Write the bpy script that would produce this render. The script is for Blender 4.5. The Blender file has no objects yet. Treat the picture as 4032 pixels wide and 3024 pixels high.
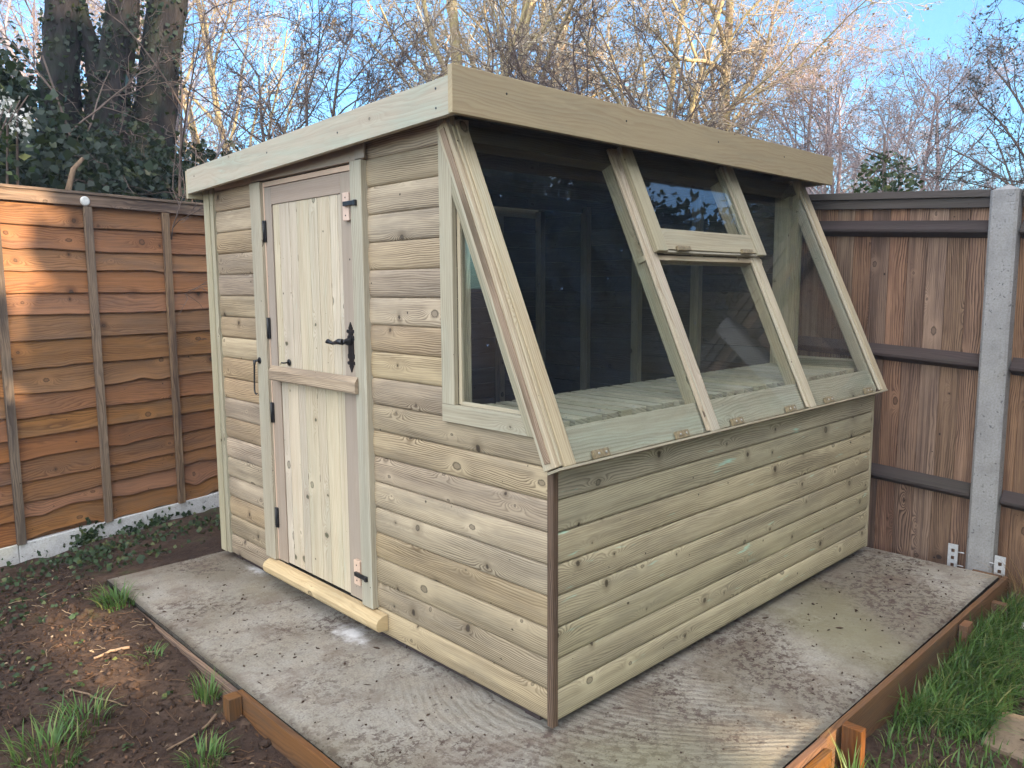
import bpy, math, random
import numpy as np
from mathutils import Vector
R = math.radians
sc = bpy.context.scene
col = sc.collection

# ------------------------------------------------------------------ camera
cam = bpy.data.cameras.new('camera'); co = bpy.data.objects.new('camera', cam); col.objects.link(co)
CAM = np.array([-1.7195, -1.6007, 1.3789])
yaw, pitch, roll = 0.802, -0.1234, -0.0057
cf = np.array([math.cos(pitch)*math.cos(yaw), math.cos(pitch)*math.sin(yaw), math.sin(pitch)])
cr0 = np.array([math.sin(yaw), -math.cos(yaw), 0.0]); cu0 = np.cross(cr0, cf)
cr = cr0*math.cos(roll)+cu0*math.sin(roll); cu = -cr0*math.sin(roll)+cu0*math.cos(roll)
from mathutils import Matrix
co.matrix_world = Matrix(((cr[0], cu[0], -cf[0], CAM[0]), (cr[1], cu[1], -cf[1], CAM[1]), (cr[2], cu[2], -cf[2], CAM[2]), (0, 0, 0, 1)))
cam.sensor_width = 36; cam.lens = 3102.75/4032*36; cam.clip_end = 1500; cam.clip_start = 0.02
sc.camera = co

# ------------------------------------------------------------------ light
SUN_EL = R(19); SUN_AZ = math.atan2(0.16, -0.97)          # azimuth measured from +Y towards +X
SUN = np.array([math.sin(SUN_AZ)*math.cos(SUN_EL), math.cos(SUN_AZ)*math.cos(SUN_EL), math.sin(SUN_EL)])
w = bpy.data.worlds.new('World'); sc.world = w; w.use_nodes = True
nt = w.node_tree
bg = nt.nodes['Background']
sky = nt.nodes.new('ShaderNodeTexSky'); sky.sky_type = 'NISHITA'; sky.sun_disc = False
sky.sun_elevation = SUN_EL; sky.sun_rotation = SUN_AZ
sky.air_density = 1.0; sky.dust_density = 0.6; sky.ozone_density = 2.0
# warm fill glow added to the sky behind the camera to lift the shade
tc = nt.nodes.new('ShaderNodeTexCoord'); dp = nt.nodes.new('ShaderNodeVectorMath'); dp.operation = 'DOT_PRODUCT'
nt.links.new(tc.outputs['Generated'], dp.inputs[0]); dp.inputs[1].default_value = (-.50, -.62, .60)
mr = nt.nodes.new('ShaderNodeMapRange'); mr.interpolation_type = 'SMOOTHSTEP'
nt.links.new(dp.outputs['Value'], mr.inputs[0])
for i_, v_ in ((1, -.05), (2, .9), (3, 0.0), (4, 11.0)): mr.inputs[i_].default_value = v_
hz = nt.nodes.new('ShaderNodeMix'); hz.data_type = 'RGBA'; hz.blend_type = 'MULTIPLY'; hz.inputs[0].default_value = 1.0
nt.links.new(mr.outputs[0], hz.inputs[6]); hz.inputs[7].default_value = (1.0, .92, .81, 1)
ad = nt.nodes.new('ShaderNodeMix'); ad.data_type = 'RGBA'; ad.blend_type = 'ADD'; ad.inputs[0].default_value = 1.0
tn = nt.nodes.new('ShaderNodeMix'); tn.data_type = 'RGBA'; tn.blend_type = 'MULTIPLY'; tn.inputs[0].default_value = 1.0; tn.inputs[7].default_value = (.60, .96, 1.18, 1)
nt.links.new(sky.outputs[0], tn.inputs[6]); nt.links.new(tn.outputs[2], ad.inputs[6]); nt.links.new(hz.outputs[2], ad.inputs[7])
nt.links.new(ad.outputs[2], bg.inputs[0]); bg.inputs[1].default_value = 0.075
sl = bpy.data.lights.new('sun', 'SUN'); so = bpy.data.objects.new('sun', sl); col.objects.link(so)
sl.energy = 3.0; sl.angle = R(0.55); sl.color = (1.0, 0.78, 0.52)
so.rotation_euler = Vector((-SUN[0], -SUN[1], -SUN[2])).to_track_quat('-Z', 'Y').to_euler()
so.location = (0, -3, 8)
sc.view_settings.view_transform = 'Standard'; sc.view_settings.look = 'None'
sc.view_settings.exposure = 2.25; sc.view_settings.gamma = 1.0
sc.render.engine = 'CYCLES'
sc.cycles.use_denoising = True
try: sc.cycles.denoiser = 'OPENIMAGEDENOISE'
except Exception: pass
sc.cycles.max_bounces = 8; sc.cycles.transparent_max_bounces = 16; sc.cycles.caustics_reflective = False; sc.cycles.caustics_refractive = False
sc.cycles.sample_clamp_indirect = 6

# ------------------------------------------------------------------ node helpers
class G:
    def __init__(s, name):
        s.m = bpy.data.materials.new(name); s.m.use_nodes = True
        s.t = s.m.node_tree; s.b = s.t.nodes['Principled BSDF']
        s.set('Roughness', .75); s.set('Specular IOR Level', .3)
    def put(s, sock, v):
        if isinstance(v, bpy.types.NodeSocket): s.t.links.new(v, sock)
        elif isinstance(v, (int, float)):
            try: sock.default_value = v
            except TypeError: sock.default_value = (v, v, v)
        else:
            v = tuple(v)
            if len(v) == 3 and len(sock.default_value) == 4: v += (1.0,)
            sock.default_value = v
    def set(s, k, v): s.put(s.b.inputs[k], v)
    def n(s, ty, out=0, props=None, **ins):
        nd = s.t.nodes.new('ShaderNode'+ty)
        for k, v in (props or {}).items(): setattr(nd, k, v)
        for k, v in ins.items():
            k = k.replace('_', ' ')
            s.put(nd.inputs[int(k[1:])] if k[0] == 'i' and k[1:].isdigit() else nd.inputs[k], v)
        s.last = nd
        return nd.outputs[out]
    def ma(s, op, a, b=0.0, c=0.0, clamp=False):
        return s.n('Math', 0, dict(operation=op, use_clamp=clamp), i0=a, i1=b, i2=c)
    def vm(s, op, a, b=(0, 0, 0)):
        o = 1 if op in ('LENGTH', 'DOT_PRODUCT') else 0
        return s.n('VectorMath', o, dict(operation=op), i0=a, i1=b)
    def mix(s, f, a, b, mode='MIX'):
        nd = s.t.nodes.new('ShaderNodeMix'); nd.data_type = 'RGBA'; nd.blend_type = mode
        s.put(nd.inputs[0], f); s.put(nd.inputs[6], a); s.put(nd.inputs[7], b)
        return nd.outputs[2]
    def ramp(s, v, lo, hi, a=0.0, b=1.0, smooth=True):
        return s.n('MapRange', 0, dict(interpolation_type='SMOOTHSTEP' if smooth else 'LINEAR'), i0=v, i1=lo, i2=hi, i3=a, i4=b)
    def noise(s, vec, scale, detail=3, rough=.5, dist=0.0, out=0, dim='3D'):
        return s.n('TexNoise', out, dict(noise_dimensions=dim), Vector=vec, Scale=scale, Detail=detail, Roughness=rough, Distortion=dist)
    def sep(s, v):
        nd = s.t.nodes.new('ShaderNodeSeparateXYZ'); s.put(nd.inputs[0], v); return nd.outputs
    def comb(s, x, y, z=0.0): return s.n('CombineXYZ', 0, None, i0=x, i1=y, i2=z)
    def obj(s): return s.n('TexCoord', 3)
    def pos(s): return s.n('NewGeometry', 0)
    def uv(s): return s.n('UVMap', 0, dict(uv_map='uv'))
    def rnd(s): return s.n('Attribute', 2, dict(attribute_name='rnd'))
    def bump(s, h, dist=.002, strength=.6):
        s.set('Normal', s.n('Bump', 0, None, Strength=strength, Distance=dist, Height=h))

def wood(name, light, dark, knot=(.07, .045, .025), F=70, warp=1.6, grain=.6, knots=.5, ku=2.4, kv=9.0, tint=.14, blotch=(.2, .19, .17), blotch_amt=.35,
         stain=None, stain_amt=0.0, bumpd=.0012, rough=.78, ksize=.010, halo=.5, satvar=.35, pins=.25, streak=.22):
    g = G(name); uv = g.uv(); r = g.rnd()
    u, v, _ = g.sep(uv)
    def cells(ku_, kv_, prob, ks):
        sv = g.vm('MULTIPLY', uv, (ku_, kv_, 1))
        vo = g.t.nodes.new('ShaderNodeTexVoronoi'); vo.voronoi_dimensions = '2D'; g.put(vo.inputs['Vector'], sv); vo.inputs['Scale'].default_value = 1
        vo.inputs['Randomness'].default_value = .95
        d = g.vm('MULTIPLY', g.vm('SUBTRACT', sv, vo.outputs['Position']), (1/ku_, 1/kv_, 0))
        cx, cy, cz = g.sep(vo.outputs['Color'])
        du, dv, _ = g.sep(d)
        el = g.ma('MULTIPLY_ADD', cz, .9, .55)                       # knots are more or less oval
        rr = g.ma('SQRT', g.ma('ADD', g.ma('POWER', g.ma('MULTIPLY', du, el), 2), g.ma('POWER', dv, 2)))
        wob = g.noise(uv, 110, 3)
        size = g.ma('MULTIPLY_ADD', g.ma('POWER', cx, 1.6), ks*1.1, ks*.32)
        rn = g.ma('DIVIDE', g.ma('MULTIPLY_ADD', g.ma('SUBTRACT', wob, .5), ks*.8, rr), size)
        return du, dv, rn, g.ma('LESS_THAN', cy, prob), cz
    du, dv, rn, on, cz = cells(ku, kv, knots, ksize)
    kmask = g.ma('MULTIPLY', g.ramp(rn, .55, 1.1, 1, 0), on)
    kring = g.ma('MULTIPLY', g.ma('MULTIPLY', g.ramp(rn, .6, 1.0, 0, 1), g.ramp(rn, 1.0, 1.45, 1, 0)), on)
    khalo = g.ma('MULTIPLY', g.ramp(rn, .9, 5.0, 1, 0), on)
    e = g.ma('ADD', g.ma('POWER', g.ma('DIVIDE', du, .050), 2), g.ma('POWER', g.ma('DIVIDE', dv, .018), 2))
    bend = g.ma('MULTIPLY', g.ma('EXPONENT', g.ma('MULTIPLY', e, -1)), on)
    n1 = g.noise(g.vm('MULTIPLY', uv, (1.2, 5.0, 1)), 1.0, 3, .5)
    n2 = g.noise(g.vm('MULTIPLY', uv, (9, 70, 1)), 1.0, 2)
    ph = g.ma('MULTIPLY', v, F)
    ph = g.ma('ADD', ph, g.ma('MULTIPLY', n1, warp*9))
    ph = g.ma('ADD', ph, g.ma('MULTIPLY', n2, .8))
    ph = g.ma('ADD', ph, g.ma('MULTIPLY', bend, 4.5))
    saw = g.ma('FRACT', ph)
    ring = g.ma('MULTIPLY', g.ramp(saw, .25, .86), g.ramp(saw, .88, 1.0, 1, 0))
    fine = g.noise(g.vm('MULTIPLY', uv, (6, 380, 1)), 1.0, 3, .62)
    band = g.noise(g.vm('MULTIPLY', uv, (.8, 34, 1)), 1.0, 3, .6)
    gm = g.noise(g.vm('MULTIPLY', uv, (1.5, 8, 1)), 1.0, 3, .55)
    gs = g.ma('MULTIPLY', g.ma('MULTIPLY', ring, grain), g.ramp(gm, .34, .62, .18, 1.15))
    bl = g.noise(g.vm('MULTIPLY', uv, (1.6, 9, 1)), 1.0, 5, .62)
    c = g.mix(g.ramp(bl, .42, .68, 0, blotch_amt), light, blotch)
    c = g.mix(g.ramp(band, .42, .72, 0, streak*1.6), c, dark)
    c = g.mix(gs, c, dark)
    c = g.mix(g.ramp(fine, .38, .75, 0, .34), c, dark)
    pale = g.noise(g.vm('MULTIPLY', uv, (3.2, 21, 1)), 1.0, 3, .6)
    c = g.mix(g.ramp(pale, .58, .76, 0, .35), c, tuple(min(.8, x*1.25) for x in light))
    if stain:
        st = g.noise(g.vm('MULTIPLY', uv, (4.5, 26, 1)), 1.0, 3, .55)
        c = g.mix(g.ramp(st, .64, .78, 0, stain_amt), c, stain)
    c = g.mix(g.ma('MULTIPLY', khalo, g.ma('MULTIPLY', g.ramp(cz, .25, .5), halo)), c, dark)
    c = g.mix(g.ma('MULTIPLY', khalo, g.ramp(cz, .25, .5, .45, 0)), c, tuple(min(.8, x*1.2) for x in light))
    kc = g.mix(g.ramp(cz, .3, .6), tuple(x*.45+y*.55 for x, y in zip(light, knot)), knot)
    c = g.mix(kmask, c, kc)
    c = g.mix(g.ma('MULTIPLY', kring, .75), c, tuple(x*.4 for x in knot))
    if pins:
        _, _, rp, onp, _ = cells(ku*1.7, kv*1.5, pins, .0042)
        c = g.mix(g.ma('MULTIPLY', g.ramp(rp, .5, 1.2, .9, 0), onp), c, tuple(x*.6 for x in knot))
    hs = g.t.nodes.new('ShaderNodeHueSaturation')
    g.put(hs.inputs['Value'], g.ma('MULTIPLY_ADD', r, tint*2, 1-tint)); g.put(hs.inputs['Saturation'], g.ma('MULTIPLY_ADD', g.ma('FRACT', g.ma('MULTIPLY', r, 7.31)), satvar, 1-satvar*.5))
    g.put(hs.inputs['Hue'], g.ma('MULTIPLY_ADD', g.ma('FRACT', g.ma('MULTIPLY', r, 13.7)), .014, .493)); g.put(hs.inputs['Color'], c)
    g.set('Base Color', hs.outputs[0]); g.set('Roughness', rough)
    g.bump(g.ma('SUBTRACT', g.ma('ADD', g.ma('MULTIPLY', fine, .5), g.ma('MULTIPLY', gs, -.35)), g.ma('MULTIPLY', kmask, .5)), bumpd, .6)
    return g.m

def plain(name, c, rough=.6, metal=0.0, spec=.3, var=.1, scale=30, bumpd=0.0):
    g = G(name); n = g.noise(g.obj(), scale, 4, .6)
    g.set('Base Color', g.mix(g.ramp(n, .3, .7), tuple(x*(1-var*2) for x in c), tuple(min(1, x*(1+var)) for x in c)))
    g.set('Roughness', rough); g.set('Metallic', metal); g.set('Specular IOR Level', spec)
    if bumpd: g.bump(n, bumpd)
    return g.m

M = {}
M['clad'] = wood('cladding_wood', (.455, .36, .24), (.12, .083, .05), knot=(.06,.042,.03), blotch=(.25, .205, .15), blotch_amt=.75, stain=(.27, .36, .29), stain_amt=.10, F=135, warp=1.25, knots=.8, ksize=.0085, grain=.8, tint=.14, ku=3.1, satvar=.3)
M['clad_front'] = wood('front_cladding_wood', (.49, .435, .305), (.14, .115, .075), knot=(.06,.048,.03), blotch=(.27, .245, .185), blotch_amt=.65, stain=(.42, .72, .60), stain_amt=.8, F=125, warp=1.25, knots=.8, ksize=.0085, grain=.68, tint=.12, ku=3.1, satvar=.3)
M['plank'] = wood('door_plank_wood', (.56, .485, .365), (.32, .24, .16), knot=(.10, .095, .05), F=85, warp=.9, grain=.5, knots=.6, ku=2.6, kv=11, blotch=(.46, .43, .33), blotch_amt=.7, ksize=.011, tint=.07, halo=.3, satvar=.3, stain=(.42,.52,.40), stain_amt=.4)
M['stile'] = wood('door_stile_wood', (.355, .295, .24), (.24, .19, .15), F=120, warp=.5, grain=.35, knots=.06, blotch=(.36, .31, .28), blotch_amt=.3, tint=.06)
M['trim'] = wood('pale_trim_wood', (.40, .36, .265), (.20, .17, .115), F=95, warp=.8, grain=.5, knots=.3, ku=1.6, blotch=(.34, .345, .275), blotch_amt=.5, tint=.08, ksize=.008)
M['raft'] = wood('glazing_bar_wood', (.50, .43, .31), (.26, .19, .12), F=95, warp=1.2, grain=.5, knots=.3, ku=1.6, blotch=(.45, .47, .38), blotch_amt=.5, tint=.08, ksize=.010)
M['fascia'] = wood('front_fascia_wood', (.42, .33, .195), (.29, .19, .105), F=60, warp=1.2, grain=.42, knots=.05, ku=1.2, kv=6, blotch=(.35, .29, .185), blotch_amt=.7, tint=.02, pins=.04, streak=.12)
M['fascia_side'] = wood('side_fascia_wood', (.45, .395, .285), (.31, .245, .165), knot=(.12, .11, .07), F=55, warp=1.4, grain=.3, knots=.4, ku=1.7, kv=7, blotch=(.36, .42, .33), blotch_amt=.75, stain=(.36,.50,.42), stain_amt=.4, tint=.02, ksize=.005)
M['dark_trim'] = wood('corner_trim_wood', (.16, .09, .05), (.05, .028, .017), F=150, warp=1.6, grain=.9, knots=.3, blotch=(.07, .05, .04), blotch_amt=.7)
M['log'] = wood('threshold_wood', (.55, .42, .26), (.33, .22, .12), F=60, grain=.4, knots=.25, blotch=(.32, .27, .18), blotch_amt=.6, tint=.03)
M['block'] = wood('bolt_block_wood', (.66, .50, .40), (.5, .36, .27), F=90, grain=.3, knots=.02, tint=.03)
M['inner'] = wood('shaded_interior_wood', (.17, .135, .095), (.08, .06, .042), F=100, knots=.3)  # darker copy of the pale wood, interior shade put into the colour
M['studw'] = wood('stud_wood', (.50, .43, .31), (.24, .19, .13), F=90, knots=.2)
M['slat'] = wood('bench_slat_wood', (.46, .41, .31), (.19, .165, .12), F=70, knots=.2, blotch=(.30, .31, .27), blotch_amt=.5)
M['waney'] = wood('lap_fence_wood', (.285, .132, .054), (.09, .04, .018), knot=(.05, .03, .02), F=70, warp=1.6, grain=.6, knots=.55, ku=3.0, kv=7.0, blotch=(.17, .10, .06), blotch_amt=.75, tint=.13, ksize=.010, halo=.8, satvar=.18, stain=(.26,.105,.03), stain_amt=.6)
M['batten'] = wood('fence_batten_wood', (.25, .17, .11), (.06, .038, .027), F=80, grain=.8, knots=.3, blotch=(.085, .06, .05), blotch_amt=.9, streak=.5)
M['feather'] = wood('feather_board_wood', (.30, .19, .125), (.07, .04, .028), knot=(.04, .024, .02), F=90, warp=1.1, grain=.95, knots=.55, ku=2.6, kv=9, blotch=(.165, .10, .072), blotch_amt=.85, tint=.27, ksize=.010, satvar=.3, streak=.4)
M['rail'] = wood('dark_rail_wood', (.060, .043, .042), (.025, .018, .018), F=80, grain=.5, knots=.15, blotch=(.05, .05, .035), blotch_amt=.5)
M['cap'] = wood('capping_rail_wood', (.085, .072, .066), (.04, .033, .031), F=80, grain=.5, knots=.15, blotch=(.09, .09, .07), blotch_amt=.5)
M['edge'] = wood('edging_board_wood', (.175, .074, .026), (.07, .03, .012), F=90, grain=.7, knots=.25, blotch=(.085, .056, .038), blotch_amt=.9, tint=.1)
M['strip'] = wood('waney_strip_wood', (.33, .255, .185), (.13, .09, .06), F=160, warp=1.6, grain=.7, knots=.1, ku=5, blotch=(.10, .085, .055), blotch_amt=.95, tint=.05)
M['black'] = plain('black_iron', (.012, .012, .014), .38, 0, .5, .2, 60)
M['clip'] = plain('bronze_clip_metal', (.25, .20, .12), .5, .0, .5, .2, 80)
M['screw'] = plain('bright_screw_metal', (.6, .6, .58), .3, .9, .5)
M['felt'] = plain('roof_felt', (.07, .075, .07), .95, 0, .1, .3, 200)
M['white'] = plain('white_plastic', (.62, .62, .60), .5, 0, .4, .08, 60)
M['galv'] = plain('galvanised_metal', (.55, .57, .60), .45, .35, .5, .08, 80)

def mk_glass():
    g = G('window_glass'); t = g.t
    tr = t.nodes.new('ShaderNodeBsdfTransparent'); tr.inputs[0].default_value = (.93, .96, .95, 1)
    gl = t.nodes.new('ShaderNodeBsdfGlossy'); gl.inputs['Roughness'].default_value = 0.0
    fr = t.nodes.new('ShaderNodeFresnel'); fr.inputs[0].default_value = 1.5
    ge = t.nodes.new('ShaderNodeNewGeometry'); io = t.nodes.new('ShaderNodeMapRange'); t.links.new(ge.outputs['Backfacing'], io.inputs[0])
    io.inputs[3].default_value = 1.5; io.inputs[4].default_value = 1/1.5; t.links.new(io.outputs[0], fr.inputs[0])   # rays pass the pane unbent
    mx = t.nodes.new('ShaderNodeMixShader'); t.links.new(fr.outputs[0], mx.inputs[0]); t.links.new(tr.outputs[0], mx.inputs[1]); t.links.new(gl.outputs[0], mx.inputs[2])
    df = t.nodes.new('ShaderNodeBsdfDiffuse'); df.inputs[0].default_value = (.34, .54, 1.0, 1)         # film of dust and dried drips, coloured blue to imitate reflected sky
    du_ = g.noise(g.vm('MULTIPLY', g.pos(), (9, 9, 2.5)), 1.0, 4, .65); sp_ = g.noise(g.pos(), 55, 2)
    f_ = g.ma('ADD', g.ramp(du_, .35, .8, .0015, .008), g.ramp(sp_, .745, .78, 0, .2))
    m2 = t.nodes.new('ShaderNodeMixShader'); g.put(m2.inputs[0], f_); t.links.new(mx.outputs[0], m2.inputs[1]); t.links.new(df.outputs[0], m2.inputs[2])
    t.links.new(m2.outputs[0], t.nodes['Material Output'].inputs[0]); t.nodes.remove(g.b)
    return g.m
M['glass'] = mk_glass()

def mk_concrete(slab=True, lift=1.0):
    g = G('slab_concrete' if slab else 'cast_concrete'); p = g.pos() if slab else g.obj()
    n = g.noise(p, 1.3, 5, .6); n2 = g.noise(p, 9, 5, .65); n3 = g.noise(p, 120, 3)
    c = g.mix(g.ramp(n, .3, .7), (.235, .220, .185), (.365, .350, .312)) if slab else g.mix(g.ramp(n2, .3, .7), (.25, .25, .255), (.36, .36, .36))
    c = g.mix(g.ramp(n2, .35, .7, 0, .5), c, (.31, .27, .21) if slab else (.28, .28, .29))
    c = g.mix(g.ramp(n3, .3, .8, 0, .45), c, (.16, .14, .12))
    h = g.ma('MULTIPLY', n3, .4)
    if slab:
        # brushed ridges that fan out over the slab
        x, y, z = g.sep(p)
        yy = g.ma('MINIMUM', g.ma('MAXIMUM', y, -.7), .95)
        phi = g.ma('ADD', g.ma('MULTIPLY', x, .9), g.ma('ADD', g.ma('MULTIPLY', yy, .25), g.ma('MULTIPLY', g.ma('MULTIPLY', yy, yy), -.75)))
        ps = g.ma('MULTIPLY_ADD', phi, 6.2832/.031, g.ma('ADD', g.ma('MULTIPLY', g.noise(p, 3.0, 2), 14), g.ma('MULTIPLY', g.noise(p, 13, 4, .65), 9)))
        rid = g.ma('MULTIPLY_ADD', g.ma('SINE', ps), .15, g.ma('MULTIPLY_ADD', g.noise(g.comb(g.ma('MULTIPLY', phi, 42), g.ma('MULTIPLY', y, 6)), 1.0, 4, .65), .9, .05))
        rad_ = g.vm('LENGTH', g.vm('SUBTRACT', p, (.15, -.1, -.035)))
        where = g.ramp(g.ma('MULTIPLY_ADD', g.noise(p, 1.6, 4, .65), 1.5, g.ma('MULTIPLY', rad_, .55)), .75, 1.25, 1, .12)
        c = g.mix(g.ma('MULTIPLY', g.ramp(rid, .55, .95), g.ma('MULTIPLY', where, .55)), c, (.14, .12, .098))
        c = g.mix(g.ma('MULTIPLY', g.ramp(rid, .1, .4, 1, 0), g.ma('MULTIPLY', where, .35)), c, (.38, .37, .34))
        h = g.ma('ADD', h, g.ma('MULTIPLY', g.ma('MULTIPLY', rid, where), 2.0))
        c = g.mix(g.ramp(g.noise(p, .8, 5, .62), .42, .62, 0, .75), c, (.145, .125, .092))
        dm = g.ramp(g.noise(p, 1.5, 6, .75), .44, .60, .12, 1)
        dirt = g.noise(p, 30, 7, .78)
        c = g.mix(g.ma('MULTIPLY', g.ramp(dirt, .47, .56), g.ma('MULTIPLY', dm, .9)), c, (.07, .048, .041))
        spk = g.noise(p, 48, 4, .6)
        c = g.mix(g.ramp(spk, .645, .70, 0, .85), c, (.06, .042, .036))
        c = g.mix(g.ramp(g.noise(p, 4, 6, .7), .47, .66, 0, .6), c, (.135, .102, .08))
        # splash of spilt cement by the door sill
        d1 = g.vm('LENGTH', g.vm('MULTIPLY', g.vm('SUBTRACT', p, (-.05, 1.085, -.035)), (1, .6, 0)))
        d2 = g.vm('LENGTH', g.vm('MULTIPLY', g.vm('SUBTRACT', p, (.03, 2.05, -.035)), (1.3, .8, 0)))
        wm = g.ramp(g.ma('ADD', g.ma('MINIMUM', d1, d2), g.ma('MULTIPLY', g.noise(p, 22, 4, .65), .16)), .07, .17, .9, 0)
        c = g.mix(wm, c, (.66, .66, .66))
        gm = g.ramp(g.noise(p, 1.0, 3), .52, .72, 0, .45)
        c = g.mix(gm, c, (.22, .215, .12))
    else:
        pit = g.noise(p, 60, 2); c = g.mix(g.ma('MULTIPLY', g.ramp(pit, .66, .70), g.ramp(g.noise(p, 5, 2), .4, .6, .15, 1)), c, (.12, .12, .13)); h = g.ma('SUBTRACT', h, g.ramp(pit, .62, .72))
        al = g.noise(p, 3, 4, .6); c = g.mix(g.ramp(al, .55, .75, 0, .4), c, (.28, .25, .17))
    if lift != 1: c = g.mix(1.0, c, (lift, lift, lift), 'MULTIPLY')
    g.set('Base Color', c); g.set('Roughness', .9); g.set('Specular IOR Level', .2); g.bump(h, .006 if slab else .003, .7)
    return g.m
M['gravel'] = mk_concrete(False, 1.95); M['gravel'].name = 'white_stained_concrete'
M['slab'] = mk_concrete(True); M['conc'] = mk_concrete(False)

def mk_soil():
    g = G('garden_soil'); p = g.pos()
    n = g.noise(p, 2.2, 5, .65); n2 = g.noise(p, 38, 6, .75); n3 = g.noise(p, 11, 4, .6)
    c = g.mix(g.ramp(n, .3, .7), (.052, .034, .026), (.105, .068, .048))
    c = g.mix(g.ramp(n2, .4, .7, 0, .8), c, (.030, .020, .016))
    c = g.mix(g.ramp(n3, .6, .72, 0, .5), c, (.17, .115, .08))
    c = g.mix(g.ramp(g.noise(p, 70, 4, .7), .68, .74, 0, .8), c, (.26, .19, .12))
    c = g.mix(g.ramp(g.noise(p, 3.3, 5, .7), .56, .72, 0, .55), c, (.06, .085, .03))
    g.set('Base Color', c); g.set('Roughness', .95); g.set('Specular IOR Level', .15)
    g.bump(g.ma('ADD', n2, g.ma('MULTIPLY', n3, 1.5)), .02, .9)
    return g.m
M['soil'] = mk_soil()

def leaf(name, a, b, c2=None, rough=.5, trans=.25, spec=.35):
    g = G(name); r = g.rnd()
    c = g.mix(r, a, b)
    if c2: c = g.mix(g.ramp(g.ma('FRACT', g.ma('MULTIPLY', r, 9.7)), .78, .95), c, c2)
    g.set('Base Color', c); g.set('Roughness', rough); g.set('Specular IOR Level', spec)
    if trans:
        tl = g.t.nodes.new('ShaderNodeBsdfTranslucent'); g.put(tl.inputs[0], g.mix(.5, c, (.12, .16, .03)))
        mx = g.t.nodes.new('ShaderNodeMixShader'); mx.inputs[0].default_value = trans
        g.t.links.new(g.b.outputs[0], mx.inputs[1]); g.t.links.new(tl.outputs[0], mx.inputs[2])
        g.t.links.new(mx.outputs[0], g.t.nodes['Material Output'].inputs[0])
    return g.m
M['ivy'] = leaf('ivy_leaf', (.009, .021, .014), (.022, .040, .025), (.045, .058, .024))
M['ground_ivy'] = leaf('ground_ivy_leaf', (.02, .045, .02), (.05, .085, .035), (.10, .12, .04))
M['evergreen'] = leaf('evergreen_leaf', (.014, .03, .016), (.035, .055, .022))
M['holly'] = leaf('holly_leaf', (.02, .05, .02), (.06, .095, .03), (.14, .15, .04))
M['grass'] = leaf('grass_blade', (.055, .135, .035), (.13, .23, .055), (.27, .27, .10), .4, .35)
M['drygrass'] = leaf('dry_grass', (.32, .2, .11), (.45, .31, .17), None, .7, .1)
M['litter'] = leaf('dead_leaf', (.055, .034, .024), (.15, .085, .052), (.36, .27, .18), .8, .1, .1)
M['bud'] = leaf('spring_bud', (.36, .26, .16), (.46, .32, .25), (.34, .31, .14), .7, .3, .1)
M['darkbud'] = leaf('dark_bud_leaf', (.06, .07, .075), (.12, .12, .11), None, .7, .2, .1)
M['blossom'] = leaf('white_blossom', (.62, .60, .56), (.8, .78, .74), None, .7, .25, .1)
def bark(name, a, b, lichen=None, amt=.6, scale=5):
    g = G(name); p = g.obj(); r = g.rnd(); n = g.noise(g.vm('MULTIPLY', p, (1, 1, .25)), scale*4, 5, .65)
    c = g.mix(g.ramp(n, .3, .7), a, b)
    c = g.mix(g.ma('MULTIPLY', r, .55), c, tuple(min(.6, x*1.7) for x in b))
    if lichen: c = g.mix(g.ramp(g.noise(p, scale, 5, .65), .42, .62, 0, amt), c, lichen)
    g.set('Base Color', c); g.set('Roughness', .9); g.set('Specular IOR Level', .1); g.bump(n, .02, .8)
    return g.m
M['bark_dark'] = bark('ivy_trunk_bark', (.014, .013, .014), (.034, .030, .031), (.018, .028, .019), .6)
M['bark_pale'] = bark('lichen_bark', (.22, .17, .11), (.36, .28, .17), (.40, .33, .14), .7)
M['twig_warm'] = bark('warm_twig_bark', (.30, .225, .17), (.43, .33, .26), (.42, .35, .18), .35)
M['twig_pink'] = bark('pink_twig_bark', (.28, .205, .205), (.42, .315, .315))
M['twig_lilac'] = bark('lilac_twig_bark', (.15, .13, .145), (.25, .21, .22))  # bluish tone put into the bark to imitate haze over distant twigs
M['twig_dark'] = bark('dark_twig_bark', (.07, .055, .05), (.14, .105, .09))
M['stick'] = bark('fallen_stick_bark', (.12, .08, .055), (.26, .18, .12), None, .3, 12)

# ------------------------------------------------------------------ mesh helpers
rng = random.Random(7); nr = np.random.default_rng(11)
def nrm(v): v = np.asarray(v, float); return v/(np.linalg.norm(v)+1e-12)

def tagit(o, label=None, cat=None, group=None, kind=None):
    if label: o['label'] = label
    if cat: o['category'] = cat
    if group: o['group'] = group
    if kind: o['kind'] = kind
    return o

def empty(name, loc, label, cat, group=None):
    o = bpy.data.objects.new(name, None); col.objects.link(o); o.location = loc; o.empty_display_size = .1
    o['org'] = 0; del o['org']
    return tagit(o, label, cat, group)

def root_loc(o):
    while o.parent: o = o.parent
    return np.array(o.location)

def link(name, me, mat, parent=None, loc=None):
    o = bpy.data.objects.new(name, me); col.objects.link(o); me.materials.append(mat)
    if parent is not None: o.parent = parent
    elif loc is not None: o.location = loc
    return o

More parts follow.
